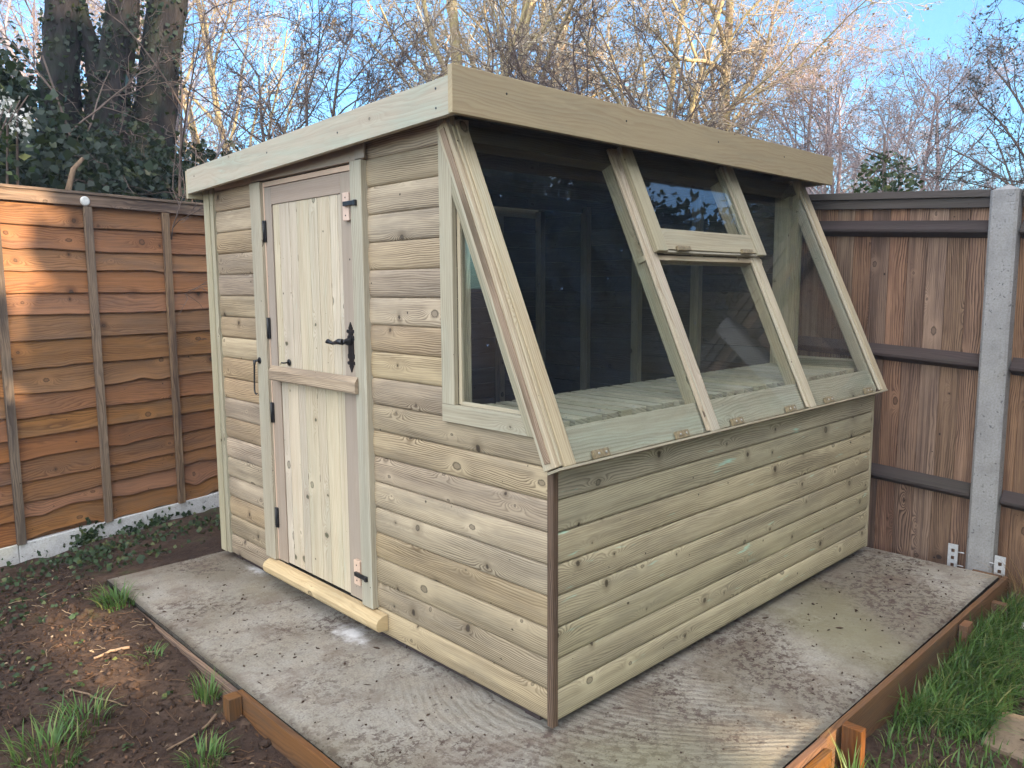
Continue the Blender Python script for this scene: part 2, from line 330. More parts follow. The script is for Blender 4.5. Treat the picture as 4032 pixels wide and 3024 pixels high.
class MB:
    """collects faces with grain-following uv and one random value per board"""
    def __init__(s): s.v = []; s.f = []; s.uv = []; s.r = []; s.sm = []
    def _newboard(s): return rng.uniform(0, 60), rng.uniform(0, 60), rng.random()
    def face(s, pts, g, bd, idx=None):
        pts = [np.asarray(p, float) for p in pts]
        n = np.zeros(3)
        for i in range(len(pts)): n += np.cross(pts[i], pts[(i+1) % len(pts)])
        n = nrm(n); g = nrm(g)
        if abs(n@g) > .9:
            a = nrm(np.cross(n, [.31, .52, .79])); b = np.cross(n, a); uvs = [(p@a*.3+bd[0], p@b+bd[1]) for p in pts]
        else:
            t = nrm(np.cross(n, g)); uvs = [(p@g+bd[0], p@t+bd[1]) for p in pts]
        i0 = len(s.v); s.v += pts
        s.f.append(list(range(i0, i0+len(pts)))); s.uv += uvs; s.r.append(bd[2]); s.sm.append(False)
    def hexa(s, P, g, bd=None):
        """P: 8 corners, 0-3 bottom ccw, 4-7 top ccw; welded so bevels work"""
        bd = bd or s._newboard(); P = [np.asarray(p, float) for p in P]
        i0 = len(s.v); s.v += P; g = nrm(g)
        for q in ((0, 3, 2, 1), (4, 5, 6, 7), (0, 1, 5, 4), (1, 2, 6, 5), (2, 3, 7, 6), (3, 0, 4, 7)):
            pts = [P[i] for i in q]; n = nrm(np.cross(pts[2]-pts[0], pts[3]-pts[1]))
            if abs(n@g) > .9:
                a = nrm(np.cross(n, [.31, .52, .79])); b = np.cross(n, a); uvs = [(p@a*.3+bd[0], p@b+bd[1]) for p in pts]
            else:
                t = nrm(np.cross(n, g)); uvs = [(p@g+bd[0], p@t+bd[1]) for p in pts]
            s.f.append([i0+i for i in q]); s.uv += uvs; s.r.append(bd[2]); s.sm.append(False)
    def box(s, x0, x1, y0, y1, z0, z1, g='x', bd=None):
        g = {'x': (1, 0, 0), 'y': (0, 1, 0), 'z': (0, 0, 1)}[g]
        s.hexa([(x0, y0, z0), (x1, y0, z0), (x1, y1, z0), (x0, y1, z0), (x0, y0, z1), (x1, y0, z1), (x1, y1, z1), (x0, y1, z1)], g, bd)
    def obox(s, o, a, b, c, g=None, bd=None):
        o, a, b, c = (np.asarray(q, float) for q in (o, a, b, c))
        if np.cross(a, b)@c < 0: a, b = b, a
        s.hexa([o, o+a, o+a+b, o+b, o+c, o+a+c, o+a+b+c, o+b+c], g if g is not None else max((a, b, c), key=lambda q: q@q), bd)
    def prism(s, poly, ext, g=None, bd=None):
        bd = bd or s._newboard(); poly = [np.asarray(p, float) for p in poly]; ext = np.asarray(ext, float)
        n = np.zeros(3)
        for i in range(len(poly)): n += np.cross(poly[i], poly[(i+1) % len(poly)])
        if n@ext > 0: poly = poly[::-1]
        g = ext if g is None else g
        s.face(poly, g, bd); s.face([p+ext for p in poly][::-1], g, bd)
        for i in range(len(poly)):
            a, b = poly[i], poly[(i+1) % len(poly)]; s.face([b, a, a+ext, b+ext], g, bd)
    def grid(s, P, bd=None, smooth=True, uvscale=1.0):
        """P[m][n][3]; v runs along m (profile), u along n (length)"""
        P = np.asarray(P, float); m, n = P.shape[:2]; bd = bd or s._newboard()
        u = np.concatenate([[0], np.cumsum(np.linalg.norm(np.diff(P[0], axis=0), axis=1))])
        v = np.concatenate([[0], np.cumsum(np.linalg.norm(np.diff(P[:, 0], axis=0), axis=1))])
        i0 = len(s.v); s.v += list(P.reshape(-1, 3))
        for i in range(m-1):
            for j in range(n-1):
                q = [(i, j), (i, j+1), (i+1, j+1), (i+1, j)]
                s.f.append([i0+a*n+b for a, b in q]); s.uv += [(u[b]+bd[0], v[a]+bd[1]) for a, b in q]; s.r.append(bd[2]); s.sm.append(smooth)
    def tube(s, pts, rad, sides=8, cap=True):
        pts = [np.asarray(p, float) for p in pts]; rad = rad if hasattr(rad, '__len__') else [rad]*len(pts)
        bd = s._newboard(); rings = []
        ref = None
        for i, p in enumerate(pts):
            t = nrm(pts[min(i+1, len(pts)-1)]-pts[max(i-1, 0)])
            if ref is None: ref = np.array([0, 0, 1.]) if abs(t[2]) < .8 else np.array([1., 0, 0])
            a = nrm(ref-t*(ref@t)); ref = a; b = np.cross(t, a)
            rings.append([p+rad[i]*(math.cos(2*math.pi*k/sides)*a+math.sin(2*math.pi*k/sides)*b) for k in range(sides)])
        i0 = len(s.v)
        for r_ in rings: s.v += r_
        for i in range(len(rings)-1):
            for k in range(sides):
                k2 = (k+1) % sides
                s.f.append([i0+i*sides+k, i0+i*sides+k2, i0+(i+1)*sides+k2, i0+(i+1)*sides+k])
                s.uv += [(i*.1, k*.02), (i*.1, k*.02+.02), (i*.1+.1, k*.02+.02), (i*.1+.1, k*.02)]; s.r.append(bd[2]); s.sm.append(True)
        if cap:
            for base, rv in ((i0, True), (i0+(len(rings)-1)*sides, False)):
                q = [base+k for k in range(sides)]
                if rv: q = q[::-1]
                s.f.append(q); s.uv += [(0, 0)]*sides; s.r.append(bd[2]); s.sm.append(False)
    def disc(s, c, n, r, h, sides=14):
        c = np.asarray(c, float); n = nrm(n); s.tube([c, c+n*h*.7, c+n*h], [r, r, r*.75], sides)
    def build(s, name, mat, parent=None, loc=None, bevel=0.0, label=None):
        o0 = root_loc(parent) if parent is not None else (np.array(loc, float) if loc is not None else np.zeros(3))
        V = np.array(s.v)-o0
        me = bpy.data.meshes.new(name)
        me.from_pydata([tuple(p) for p in V], [], s.f)
        uvl = me.uv_layers.new(name='uv'); uvl.data.foreach_set('uv', np.array(s.uv, np.float32).ravel())
        at = me.attributes.new('rnd', 'FLOAT', 'FACE'); at.data.foreach_set('value', np.array(s.r, np.float32))
        me.polygons.foreach_set('use_smooth', s.sm); me.update()
        o = link(name, me, mat, parent, loc)
        if bevel:
            b = o.modifiers.new('bevel', 'BEVEL'); b.width = bevel; b.segments = 2; b.limit_method = 'ANGLE'; b.angle_limit = R(50)
        if label: o['label'] = label
        return o

def np_mesh(name, V, F, mat, parent=None, loc=None, rnd=None, smooth=False):
    """V (n,3), F (m,k) arrays"""
    o0 = root_loc(parent) if parent is not None else (np.array(loc, float) if loc is not None else np.zeros(3))
    V = (np.asarray(V, np.float32)-o0.astype(np.float32)); F = np.asarray(F, np.int32); k = F.shape[1]
    me = bpy.data.meshes.new(name)
    me.vertices.add(len(V)); me.vertices.foreach_set('co', V.ravel())
    me.loops.add(F.size); me.loops.foreach_set('vertex_index', F.ravel())
    me.polygons.add(len(F)); me.polygons.foreach_set('loop_start', np.arange(0, F.size, k, dtype=np.int32))
    try: me.polygons.foreach_set('loop_total', np.full(len(F), k, np.int32))
    except Exception: pass
    if rnd is not None:
        at = me.attributes.new('rnd', 'FLOAT', 'FACE'); at.data.foreach_set('value', np.asarray(rnd, np.float32))
    if smooth: me.polygons.foreach_set('use_smooth', np.ones(len(F), bool))
    me.update(calc_edges=True); me.validate()
    return link(name, me, mat, parent, loc)

def tubes_np(P, Rd, sides):
    """P (N,n,3), Rd (N,n) -> verts, quads, tube index of each quad"""
    N, n = P.shape[:2]
    T = np.empty_like(P); T[:, 1:-1] = P[:, 2:]-P[:, :-2]; T[:, 0] = P[:, 1]-P[:, 0]; T[:, -1] = P[:, -1]-P[:, -2]
    T /= np.linalg.norm(T, axis=2, keepdims=True)+1e-9
    ref = np.where(np.abs(T[:, :1, 2:3]) < .85, np.array([0, 0, 1.]), np.array([1., 0, 0]))
    A = np.cross(np.broadcast_to(ref, T.shape), T); A /= np.linalg.norm(A, axis=2, keepdims=True)+1e-9
    B = np.cross(T, A)
    an = np.arange(sides)*2*np.pi/sides
    V = P[:, :, None, :]+Rd[:, :, None, None]*(np.cos(an)[:, None]*A[:, :, None, :]+np.sin(an)[:, None]*B[:, :, None, :])
    idx = np.arange(N*n*sides).reshape(N, n, sides); nx = np.roll(idx, -1, axis=2)
    F = np.stack([idx[:, :-1], nx[:, :-1], nx[:, 1:], idx[:, 1:]], axis=-1).reshape(-1, 4)
    ti = np.repeat(np.arange(N), (n-1)*sides)
    return V.reshape(-1, 3), F, ti

def leaves_np(C, size, rg, up=None, aspect=1.6, fold=.18, N=None):
    """kite-shaped folded leaves at centres C"""
    n = len(C)
    if N is None:
        N = rg.normal(size=(n, 3))
        if up is not None: N += up
    N = N/(np.linalg.norm(N, axis=1, keepdims=True)+1e-9)
    D = rg.normal(size=(n, 3)); D -= N*(D*N).sum(1, keepdims=True); D /= np.linalg.norm(D, axis=1, keepdims=True)+1e-9
    S = np.cross(N, D); sz = (size*rg.uniform(.6, 1.3, n))[:, None]
    a = C-D*sz*.5*aspect; b = C+S*sz*.5-D*sz*.1*aspect+N*sz*fold; c = C+D*sz*.5*aspect; d = C-S*sz*.5-D*sz*.1*aspect+N*sz*fold
    V = np.stack([a, b, c, d], 1).reshape(-1, 3); F = np.arange(4*n).reshape(-1, 4)
    return V, F, rg.random(n)

def cat_np(parts):
    V = []; F = []; Q = []; k = 0
    for v, f, q in parts:
        V.append(v); F.append(f+k); Q.append(q); k += len(v)
    return np.concatenate(V), np.concatenate(F), np.concatenate(Q)

# ------------------------------------------------------------------ ground
SX0, SX1, SY0, SY1, SZ = -.565, 2.555, -.590, 2.46, -.035         # concrete slab
def lump(x, y, amp=1.0):
    h = np.zeros_like(x)
    q = np.random.default_rng(3)
    for f_, a in ((1.1, .012), (2.9, .010), (7.3, .007), (17, .005), (37, .0035), (61, .002)):
        for _ in range(3):
            t = q.uniform(0, 6.28); p = q.uniform(0, 6.28)
            h += a*.6*np.sin(f_*(x*math.cos(t)+y*math.sin(t))+p+1.3*np.sin(f_*.7*(y*math.cos(t)-x*math.sin(t))+p*2))
    return h*amp
def ground_h(x, y):
    x = np.asarray(x, float); y = np.asarray(y, float)
    left = np.interp(y, [-1, .3, .8, 1.2, 2.5, 3.2], [-.17, -.155, -.13, -.092, -.056, -.095])
    right = np.full_like(x, -.185)
    t = np.clip((x+.3-(y+.6)*2)/1.2, 0, 1)*np.clip((.2-y)/.8, 0, 1)
    h = left*(1-t)+right*t
    h = h+lump(x, y)*np.where((np.abs(x) < 9) & (np.abs(y) < 9), 1, 0)
    inside = (x > SX0-.01) & (x < SX1+.01) & (y > SY0-.01) & (y < SY1+.01)
    return np.where(inside, np.minimum(h, -.13), h)
def axis(lo, hi, st):
    a = np.arange(lo, hi, st); out = np.array([.1, .3, .7, 1.5, 3, 6, 12, 25, 50, 100, 200, 400])
    return np.concatenate([lo-out[::-1], a, hi+out])
gx, gy = axis(-2.6, 3.2, .024), axis(-2.2, 3.7, .024)
XX, YY = np.meshgrid(gx, gy, indexing='ij'); ZZ = ground_h(XX, YY)
idx = np.arange(XX.size).reshape(XX.shape)
F = np.stack([idx[:-1, :-1], idx[1:, :-1], idx[1:, 1:], idx[:-1, 1:]], -1).reshape(-1, 4)
go = np_mesh('ground', np.stack([XX, YY, ZZ], -1).reshape(-1, 3), F, M['soil'], smooth=True)
tagit(go, 'brown garden soil scattered with leaf litter', None, None, 'structure')

# concrete slab, slightly uneven top
nx, ny = 80, 80
xs, ys = np.linspace(SX0, SX1, nx), np.linspace(SY0, SY1, ny)
X2, Y2 = np.meshgrid(xs, ys, indexing='ij'); Z2 = SZ+lump(X2*.9, Y2*.9, .12)
ed = np.minimum.reduce([X2-SX0, SX1-X2, Y2-SY0, SY1-Y2]); Z2 -= np.where(ed < .001, .006, 0)
V = np.stack([X2, Y2, Z2], -1).reshape(-1, 3); idx = np.arange(nx*ny).reshape(nx, ny)
F = np.stack([idx[:-1, :-1], idx[1:, :-1], idx[1:, 1:], idx[:-1, 1:]], -1).reshape(-1, 4)
rim = np.concatenate([idx[:, 0], idx[-1, 1:], idx[-2::-1, -1], idx[0, -2:0:-1]]); k = len(V)
Vb = V[rim].copy(); Vb[:, 2] = -.3
V = np.concatenate([V, Vb]); m_ = len(rim); j = np.arange(m_)
F = np.concatenate([F, np.stack([rim[j], k+j, k+(j+1) % m_, rim[(j+1) % m_]], -1)[:, ::-1]])
slab = np_mesh('concrete_slab', V, F, M['slab'])
tagit(slab, 'pale ridged concrete slab under the shed', None, None, 'structure')

# ------------------------------------------------------------------ SHED
L, W = 2.44, 2.416
shed = empty('potting_shed', (1.2, 1.2, SZ), 'pale new timber potting shed with sloping glazed front and black door handle', 'shed')
P_ = .103
PROF = [(0.0, .011), (.035, .0045), (.12, .001), (.30, -.0025), (.52, -.003), (.75, -.0015), (.92, .002), (.985, .006), (1.0, .011)]
def zroof(y): return 2.0314-.0346*(y-.318)
def course(mb, axis_, a0f, a1f, i, zmax=9, sgn=1, base=0.0, segs=1, flat=1.0):
    """one barrel-faced board along an axis; a0f/a1f give its ends as a function of z"""
    bd = mb._newboard(); rows = []
    if flat < .6 and i == 7: bd = (bd[0], bd[1], .85)
    off = rng.uniform(-.0015, .0015)
    for t, o in PROF:
        z = min(P_*i+t*P_, zmax); a0, a1 = a0f(z), a1f(z)
        if t not in (0.0, 1.0): o *= flat
        row = []
        for k in range(segs+1):
            a = a0+(a1-a0)*k/segs
            row.append((base+sgn*(o+off), a, z) if axis_ == 'y' else (a, base+sgn*(o+off), z))
        rows.append(row)
    if (axis_ == 'y') == (sgn > 0): rows = rows[::-1]
    mb.grid(rows, bd)

yg = lambda z: -.047+.456*(z-.845)               # glazing face line in the y-z plane
NR = int(1.99/P_)+1
# door wall
mb = MB()
for i in range(19):
    zt = 1.94
    if i*P_ > zt: continue
    if i < 8: a0 = lambda z: .021
    elif i == 8: a0 = lambda z: max(.026, yg(z)+.03)
    else: a0 = lambda z: .478
    course(mb, 'y', a0, lambda z: .962, i, zt, flat=.75)
mb.build('side_cladding', M['clad'], shed)
mb = MB()
for i in range(19): course(mb, 'y', lambda z: 1.862, lambda z: 2.30, i, 1.94, flat=.75)
mb.build('side_cladding', M['clad'], shed)
mb = MB()
for i in range(8): course(mb, 'x', lambda z: .021, lambda z: L-.02, i, .824, flat=.55)
mb.build('front_cladding', M['clad_front'], shed)
mb = MB()      # far end wall and back wall
for i in range(19):
    zt = 1.94
    if i*P_ > zt: continue
    a0 = (lambda z: .026) if i < 8 else ((lambda z: yg(z)+.06) if i == 8 else (lambda z: .50))
    course(mb, 'y', a0, lambda z: W-.02, i, zt, -1, L)
    course(mb, 'x', lambda z: .02, lambda z: L-.02, i, 1.86, -1, W)
mb.build('rear_cladding', M['clad'], shed)
# inner lining (seen through the glass): boards on the inside face, studs, floor
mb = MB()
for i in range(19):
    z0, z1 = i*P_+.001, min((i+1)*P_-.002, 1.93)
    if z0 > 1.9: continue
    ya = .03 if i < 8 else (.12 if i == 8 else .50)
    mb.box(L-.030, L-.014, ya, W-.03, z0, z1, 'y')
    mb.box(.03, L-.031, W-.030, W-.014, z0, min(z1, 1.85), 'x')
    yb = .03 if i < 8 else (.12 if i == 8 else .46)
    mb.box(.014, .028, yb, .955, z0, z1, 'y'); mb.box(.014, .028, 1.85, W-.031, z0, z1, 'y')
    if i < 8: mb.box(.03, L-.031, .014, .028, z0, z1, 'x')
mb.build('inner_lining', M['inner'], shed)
def stud(*q):
    mb = MB(); mb.box(*q); mb.build('stud', M['studw'], shed, bevel=.002)
for y in (2.345, 1.92, 1.49, 1.05): stud(L-.075, L-.031, y-.028, y+.028, .03, 1.90, 'z')
for x in (.06, .55, 1.05, 1.55, 2.0): stud(x-.025, x+.025, W-.075, W-.031, .03, 1.85, 'z')
for y in (.60, .92, 1.88): stud(.029, .07, y-.025, y+.025, .03, 1.90, 'z')
mb = MB()
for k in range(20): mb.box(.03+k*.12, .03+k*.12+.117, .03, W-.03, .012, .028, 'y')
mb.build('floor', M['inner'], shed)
for y in (.12, .85, 1.55, 2.28):
    mb = MB(); mb.box(.03, L-.03, y-.035, y+.035, SZ, .0105, 'x'); mb.build('bearer_or_gap_strip', M['rail'], shed)
mb = MB(); mb.box(.035, .08, .12+.036, 2.28-.036, SZ, .0100, 'y'); mb.build('bearer_or_gap_strip', M['rail'], shed)  # dark strip added so the gap under the door wall looks shaded
# corner trims
mb = MB(); mb.box(-.004, .021, -.004, .021, -.012, .838, 'z'); mb.build('corner_trim', M['dark_trim'], shed, bevel=.002, label='dark brown near corner trim')
mb = MB(); mb.box(-.018, .02, 2.325, 2.385, .005, 1.935, 'z'); mb.box(-.012, .014, 2.288, 2.323, .005, 1.935, 'z')
mb.build('corner_trim', M['trim'], shed, bevel=.002)
mb = MB(); mb.box(L-.02, L+.004, -.002, .03, 0, .83, 'z'); mb.build('corner_trim', M['trim'], shed, bevel=.002)
# roof
mb = MB()
y0, y1 = .342, 2.375
for k in range(17):
    ya = y0+(y1-y0)*k/17; yb = y0+(y1-y0)*(k+1)/17-.002
    za, zb = zroof(ya)-.045, zroof(yb)-.045
    mb.hexa([(-.068, ya, za), (L+.068, ya, za), (L+.068, yb, zb), (-.068, yb, zb), (-.068, ya, za+.016), (L+.068, ya, za+.016), (L+.068, yb, zb+.016), (-.068, yb, zb+.016)], (1, 0, 0))
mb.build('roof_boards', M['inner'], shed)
mb = MB(); mb.hexa([(-.068, y0, zroof(y0)-.028), (L+.068, y0, zroof(y0)-.028), (L+.068, y1, zroof(y1)-.028), (-.068, y1, zroof(y1)-.028),
                    (-.068, y0, zroof(y0)-.018), (L+.068, y0, zroof(y0)-.018), (L+.068, y1, zroof(y1)-.018), (-.068, y1, zroof(y1)-.018)], (1, 0, 0))
mb.build('roof_felt', M['felt'], shed)
for y in (.62, 1.05, 1.5, 1.95):
    mb = MB(); z = zroof(y)-.0475; mb.box(.03, L-.03, y-.02, y+.02, z-.065, z, 'x'); mb.build('purlin', M['inner'], shed)
# fascias
mb = MB(); mb.box(-.111, L+.110, .318, .339, 1.909, 2.054, 'x'); mb.build('front_fascia', M['fascia'], shed, bevel=.002)
def side_fascia(x0, x1):
    mb = MB(); a, b = .3395, 2.386; za, zb = zroof(a), zroof(b); h = .118
    mb.hexa([(x0, a, za-h), (x1, a, za-h), (x1, b, zb-h), (x0, b, zb-h), (x0, a, za), (x1, a, za), (x1, b, zb), (x0, b, zb)], (0, 1, 0))
    mb.build('side_fascia', M['fascia_side'], shed, bevel=.002)
side_fascia(-.093, -.070); side_fascia(L+.070, L+.093)
mb = MB(); mb.box(-.093, L+.093, 2.3865, 2.406, 1.82, 1.955, 'x'); mb.build('rear_fascia', M['fascia_side'], shed, bevel=.002)
# nail heads
def nail(c, n):
    mb = MB(); mb.disc(c, n, .004, .001, 8); mb.build('nail_head', M['black'], shed)
for (y, z) in ((.42, 2.0), (.42, 1.94), (1.0, 1.945), (1.55, 1.94), (2.3, 1.92)): nail((-.093, y, z), (-1, 0, 0))
for x in (.12, .75, 1.4, 2.0): nail((x, .318, 2.0), (0, -1, 0))

# ---- glazing plane
A0 = np.array([0, -.047, .845]); SD = nrm([0, .456, 1.0]); ND = nrm([0, -1.0, .456])
def gp(x, s, n=0.0): return A0+SD*s+ND*n+np.array([x, 0, 0])
def gbar(mb, x0, x1, s0, s1, n0, n1, along='s', bd=None):
    if along == 's': gdir = SD
    else: gdir = np.array([1., 0, 0])
    mb.obox(gp(x0, s0, n0), np.array([x1-x0, 0, 0]), SD*(s1-s0), ND*(n1-n0), gdir, bd)
STOP = 1.185
# left end bar: broad pale face, edge strip with rough waney edge
mb = MB()
gbar(mb, .004, .054, -.004, STOP, -.0165, .0); gbar(mb, -.012, .002, .002, STOP, -.0165, -.004); gbar(mb, -.030, -.0135, 0, STOP, -.062, -.007)
gbar(mb, -.012, .05, .004, STOP, -.070, -.0245)
mb.build('glazing_bar', M['raft'], shed, bevel=.0025)
mb = MB(); gbar(mb, -.034, -.0305, .02, STOP-.02, -.046, -.022); mb.build('waney_edge', M['strip'], shed, bevel=.001)
for (xa, xb) in ((.818, .872), (1.618, 1.674)):
    mb = MB(); gbar(mb, xa, xb, -.004, STOP, -.0165, .0); gbar(mb, xa-.016, xa-.002, .002, STOP, -.0165, -.005); gbar(mb, xa-.006, xb-.006, .01, STOP, -.075, -.0245)
    mb.build('glazing_bar', M['raft'], shed, bevel=.0025)
mb = MB(); gbar(mb, 2.425, 2.478, -.004, STOP, -.0165, .0); gbar(mb, 2.405, 2.423, .002, STOP, -.0165, -.005); gbar(mb, 2.400, 2.445, .01, STOP, -.075, -.0245)
mb.build('glazing_bar', M['raft'], shed, bevel=.0025)
mb = MB(); gbar(mb, .05, 2.40, .0, .118, -.050, -.0245, 'x'); mb.build('sill_board', M['raft'], shed, bevel=.002)
mb = MB(); gbar(mb, -.03, 2.478, -.012, -.0045, -.05, .002, 'x'); mb.build('drip_strip', M['trim'], shed)
mb = MB(); gbar(mb, .05, 2.40, 1.125, STOP, -.075, -.0245, 'x'); mb.build('head_rail', M['inner'], shed)
# glass panes (4 mm)
def pane(x0, x1, s0, s1, n=-.022):
    mb = MB(); gbar(mb, x0, x1, s0, s1, n, n+.004, 'x'); return mb
pane(.0545, .8155, .002, STOP).build('glass_pane', M['glass'], shed)
pane(.8725, 1.6155, .002, .700).build('glass_pane', M['glass'], shed)
pane(1.6745, 2.4045, .002, STOP).build('glass_pane', M['glass'], shed)
for x in (.187, .638, 1.016, 1.456, 1.825, 2.271):
    mb = MB(); gbar(mb, x-.036, x+.036, -.002, .026, -.0175, -.001, 'x'); c = mb.build('glass_clip', M['clip'], shed, bevel=.002)
    for dx in (-.018, .018):
        mb = MB(); mb.disc(gp(x+dx, .012, -.001), ND, .0045, .003, 8); mb.build('screw', M['screw'], c)
# opening vent
mb = MB(); gbar(mb, .80, 1.70, .700, .722, -.05, -.008, 'x'); mb.build('transom', M['raft'], shed, bevel=.002)
mb = MB()
gbar(mb, .846, .918, .724, STOP, .0015, .026)
gbar(mb, 1.628, 1.698, .724, STOP, .0015, .026)
gbar(mb, .9185, 1.6275, .735, .828, -.004, .018, 'x'); gbar(mb, .9185, 1.6275, .724, .7345, -.004, .013, 'x')
gbar(mb, 1.612, 1.6275, .829, STOP, .0015, .014)
vent = mb.build('roof_vent', M['trim'], shed, bevel=.003)
pane(.9185, 1.6115, .829, STOP, .004).build('glass_pane', M['glass'], vent)
for x in (1.028, 1.528):
    mb = MB(); gbar(mb, x-.045, x+.045, .727, .748, .0182, .032, 'x'); mb.build('glass_clip', M['clip'], vent, bevel=.002)
# ---- triangular end windows
def end_window(xo, sg, name):
    """xo outer plane; sg +1 when outside is -x"""
    mb = MB(); t = .018*sg
    x0, x1 = sorted((xo, xo-t))
    # upright trim
    def pz(y0_, y1_, z0_, z1a, z1b): return [(x0, y0_, z0_), (x0, y1_, z0_), (x0, y1_, z1b), (x0, y0_, z1a)]
    mb.prism(pz(.440, .506, .9795, 1.93, 1.93), (x1-x0, 0, 0), (0, 0, 1))
    mb.prism([(x0, yg(.918)+.1055, .918), (x0, .506, .918), (x0, .506, .978), (x0, yg(.978)+.1055, .978)], (x1-x0, 0, 0), (0, 1, 0))
    # slanted trim along the glazing bar
    za, zb = .918, 1.93
    mb.prism([(x0, yg(za)+.0705, za), (x0, yg(za)+.1045, za), (x0, .4385, (.4385-.1045+.047)/.456+.845), (x0, .4385, (.4385-.0705+.047)/.456+.845)], (x1-x0, 0, 0), (0, .456, 1))
    fr = mb.build('window_frame', M['trim'], shed, bevel=.002)
    mb = MB(); b0, b1 = sorted((xo+.003*sg, xo+.013*sg))
    mb.box(b0, b1, .424, .4395, .98, 1.85, 'z'); mb.box(b0, b1, .11, .423, .9785, .990, 'y')
    mb.build('glazing_bead', M['raft'], fr)
    mb = MB(); g0, g1 = sorted((xo+.010*sg, xo+.014*sg))
    mb.prism([(g0, yg(.95)+.085, .95), (g0, .47, .95), (g0, .47, 1.80)], (g1-g0, 0, 0)); mb.build('glass_pane', M['glass'], fr)
    return fr
end_window(.0, 1, 'near'); end_window(L, -1, 'far')
for q in ((.03, .075, .455, .50), (L-.085, L-.032, .465, .545), (L-.05, L-.02, .43, .464)):
    mb = MB(); mb.box(*q, .93, 1.93, 'z'); mb.build('window_post', M['studw'], shed, bevel=.002)

# ---- door and its frame
mb = MB(); mb.box(-.022, .02, 1.772, 1.870, .098, 1.848, 'z'); mb.build('door_post', M['trim'], shed, bevel=.003)
mb = MB(); mb.box(-.026, .02, .957, 1.033, .098, 1.852, 'z'); mb.build('door_post', M['trim'], shed, bevel=.003)
mb = MB(); mb.box(-.006, .02, 1.7635, 1.7715, .10, 1.845, 'z'); mb.box(-.004, .02, 1.034, 1.763, 1.826, 1.846, 'y'); mb.build('door_lining', M['block'], shed)
mb = MB(); mb.box(-.016, .013, .950, 1.868, 1.8535, 1.935, 'y'); mb.build('lintel', M['stile'], shed, bevel=.002)
mb = MB(); mb.box(-.024, -.0165, .935, 1.0, 1.856, 1.935, 'z'); mb.build('lintel_block', M['stile'], shed, bevel=.002)
mb = MB()
prof = [(-.006, .094), (-.030, .092), (-.050, .082), (-.060, .066), (-.058, .046), (-.050, .034), (-.006, .030)]
mb.prism([(x, .885, z) for x, z in prof], (0, .945, 0), (0, 1, 0)); mb.build('threshold', M['log'], shed, bevel=.004)

def planks(mb, y0, y1, z0, z1, ws, x0=.0005, x1=.016):
    y = y1
    for w_ in ws:
        ya = max(y-w_, y0); mb.box(x0+rng.uniform(-.0006, .0006), x1, ya+.0012, y-.0012, z0, z1, 'z'); y = ya
        if y <= y0+.001: break
def door(z0, z1, upper):
    mb = MB(); planks(mb, 1.137 if upper else 1.153, 1.702 if upper else 1.684, z0+.002, (z1-.078) if upper else z1, [.055, .092, .062, .1, .07, .095, .06, .09, .1])
    d = mb.build('stable_door', M['plank'], shed, bevel=.003, label='upper half of the stable door' if upper else 'lower half of the stable door')
    mb = MB(); mb.box(-.004, .016, 1.7035 if upper else 1.6855, 1.762, z0, z1, 'z'); mb.build('stile', M['stile'], d, bevel=.001)
    mb = MB(); mb.box(-.004, .016, 1.036, 1.1355 if upper else 1.1515, z0, z1, 'z'); mb.build('stile', M['stile'], d, bevel=.001)
    if upper:
        mb = MB(); mb.box(-.004, .016, 1.1365, 1.7025, z1-.077, z1, 'y'); mb.build('top_rail', M['stile'], d, bevel=.001)
    return d
up = door(1.018, 1.822, True); lo = door(.100, .990, False)
mb = MB(); mb.box(-.0275, -.0045, 1.038, 1.714, .968, 1.026, 'y'); mb.prism([(-.028, 1.012, .964), (-.040, 1.012, .964), (-.044, 1.012, .970), (-.044, 1.012, 1.008), (-.028, 1.012, 1.030)], (0, .704, 0), (0, 1, 0))
mb.build('weather_bar', M['clad'], up, bevel=.002)
for dd, zs in ((up, ((1.583, 1.678), (1.148, 1.243))), (lo, ((.759, .852), (.258, .353)))):
    for a, b in zs:
        mb = MB(); mb.box(-.012, -.0065, 1.752, 1.7675, a, b, 'z'); mb.tube([(-.012, 1.7665, a), (-.012, 1.7665, b)], .0055, 10); mb.build('hinge', M['black'], dd)
for dd, (a, b), zb in ((up, (1.634, 1.742), 1.697), (lo, (.168, .272), .218)):
    mb = MB(); mb.box(-.022, -.0045, 1.051, 1.096, a, b, 'z'); mb.build('bolt_block', M['block'], dd, bevel=.003)
    mb = MB(); mb.box(-.034, -.0265, .992, 1.049, zb-.009, zb+.009, 'y'); mb.box(-.034, -.0225, 1.048, 1.076, zb-.009, zb+.009, 'y'); mb.box(-.038, -.0268, .985, .999, zb-.012, zb+.010, 'y')
    mb.build('bolt', M['black'], dd, bevel=.002)
    for z in (a+.02, b-.02):
        mb = MB(); mb.disc((-.022, 1.074, z), (-1, 0, 0), .0035, .001, 8); mb.build('screw', M['black'], dd)
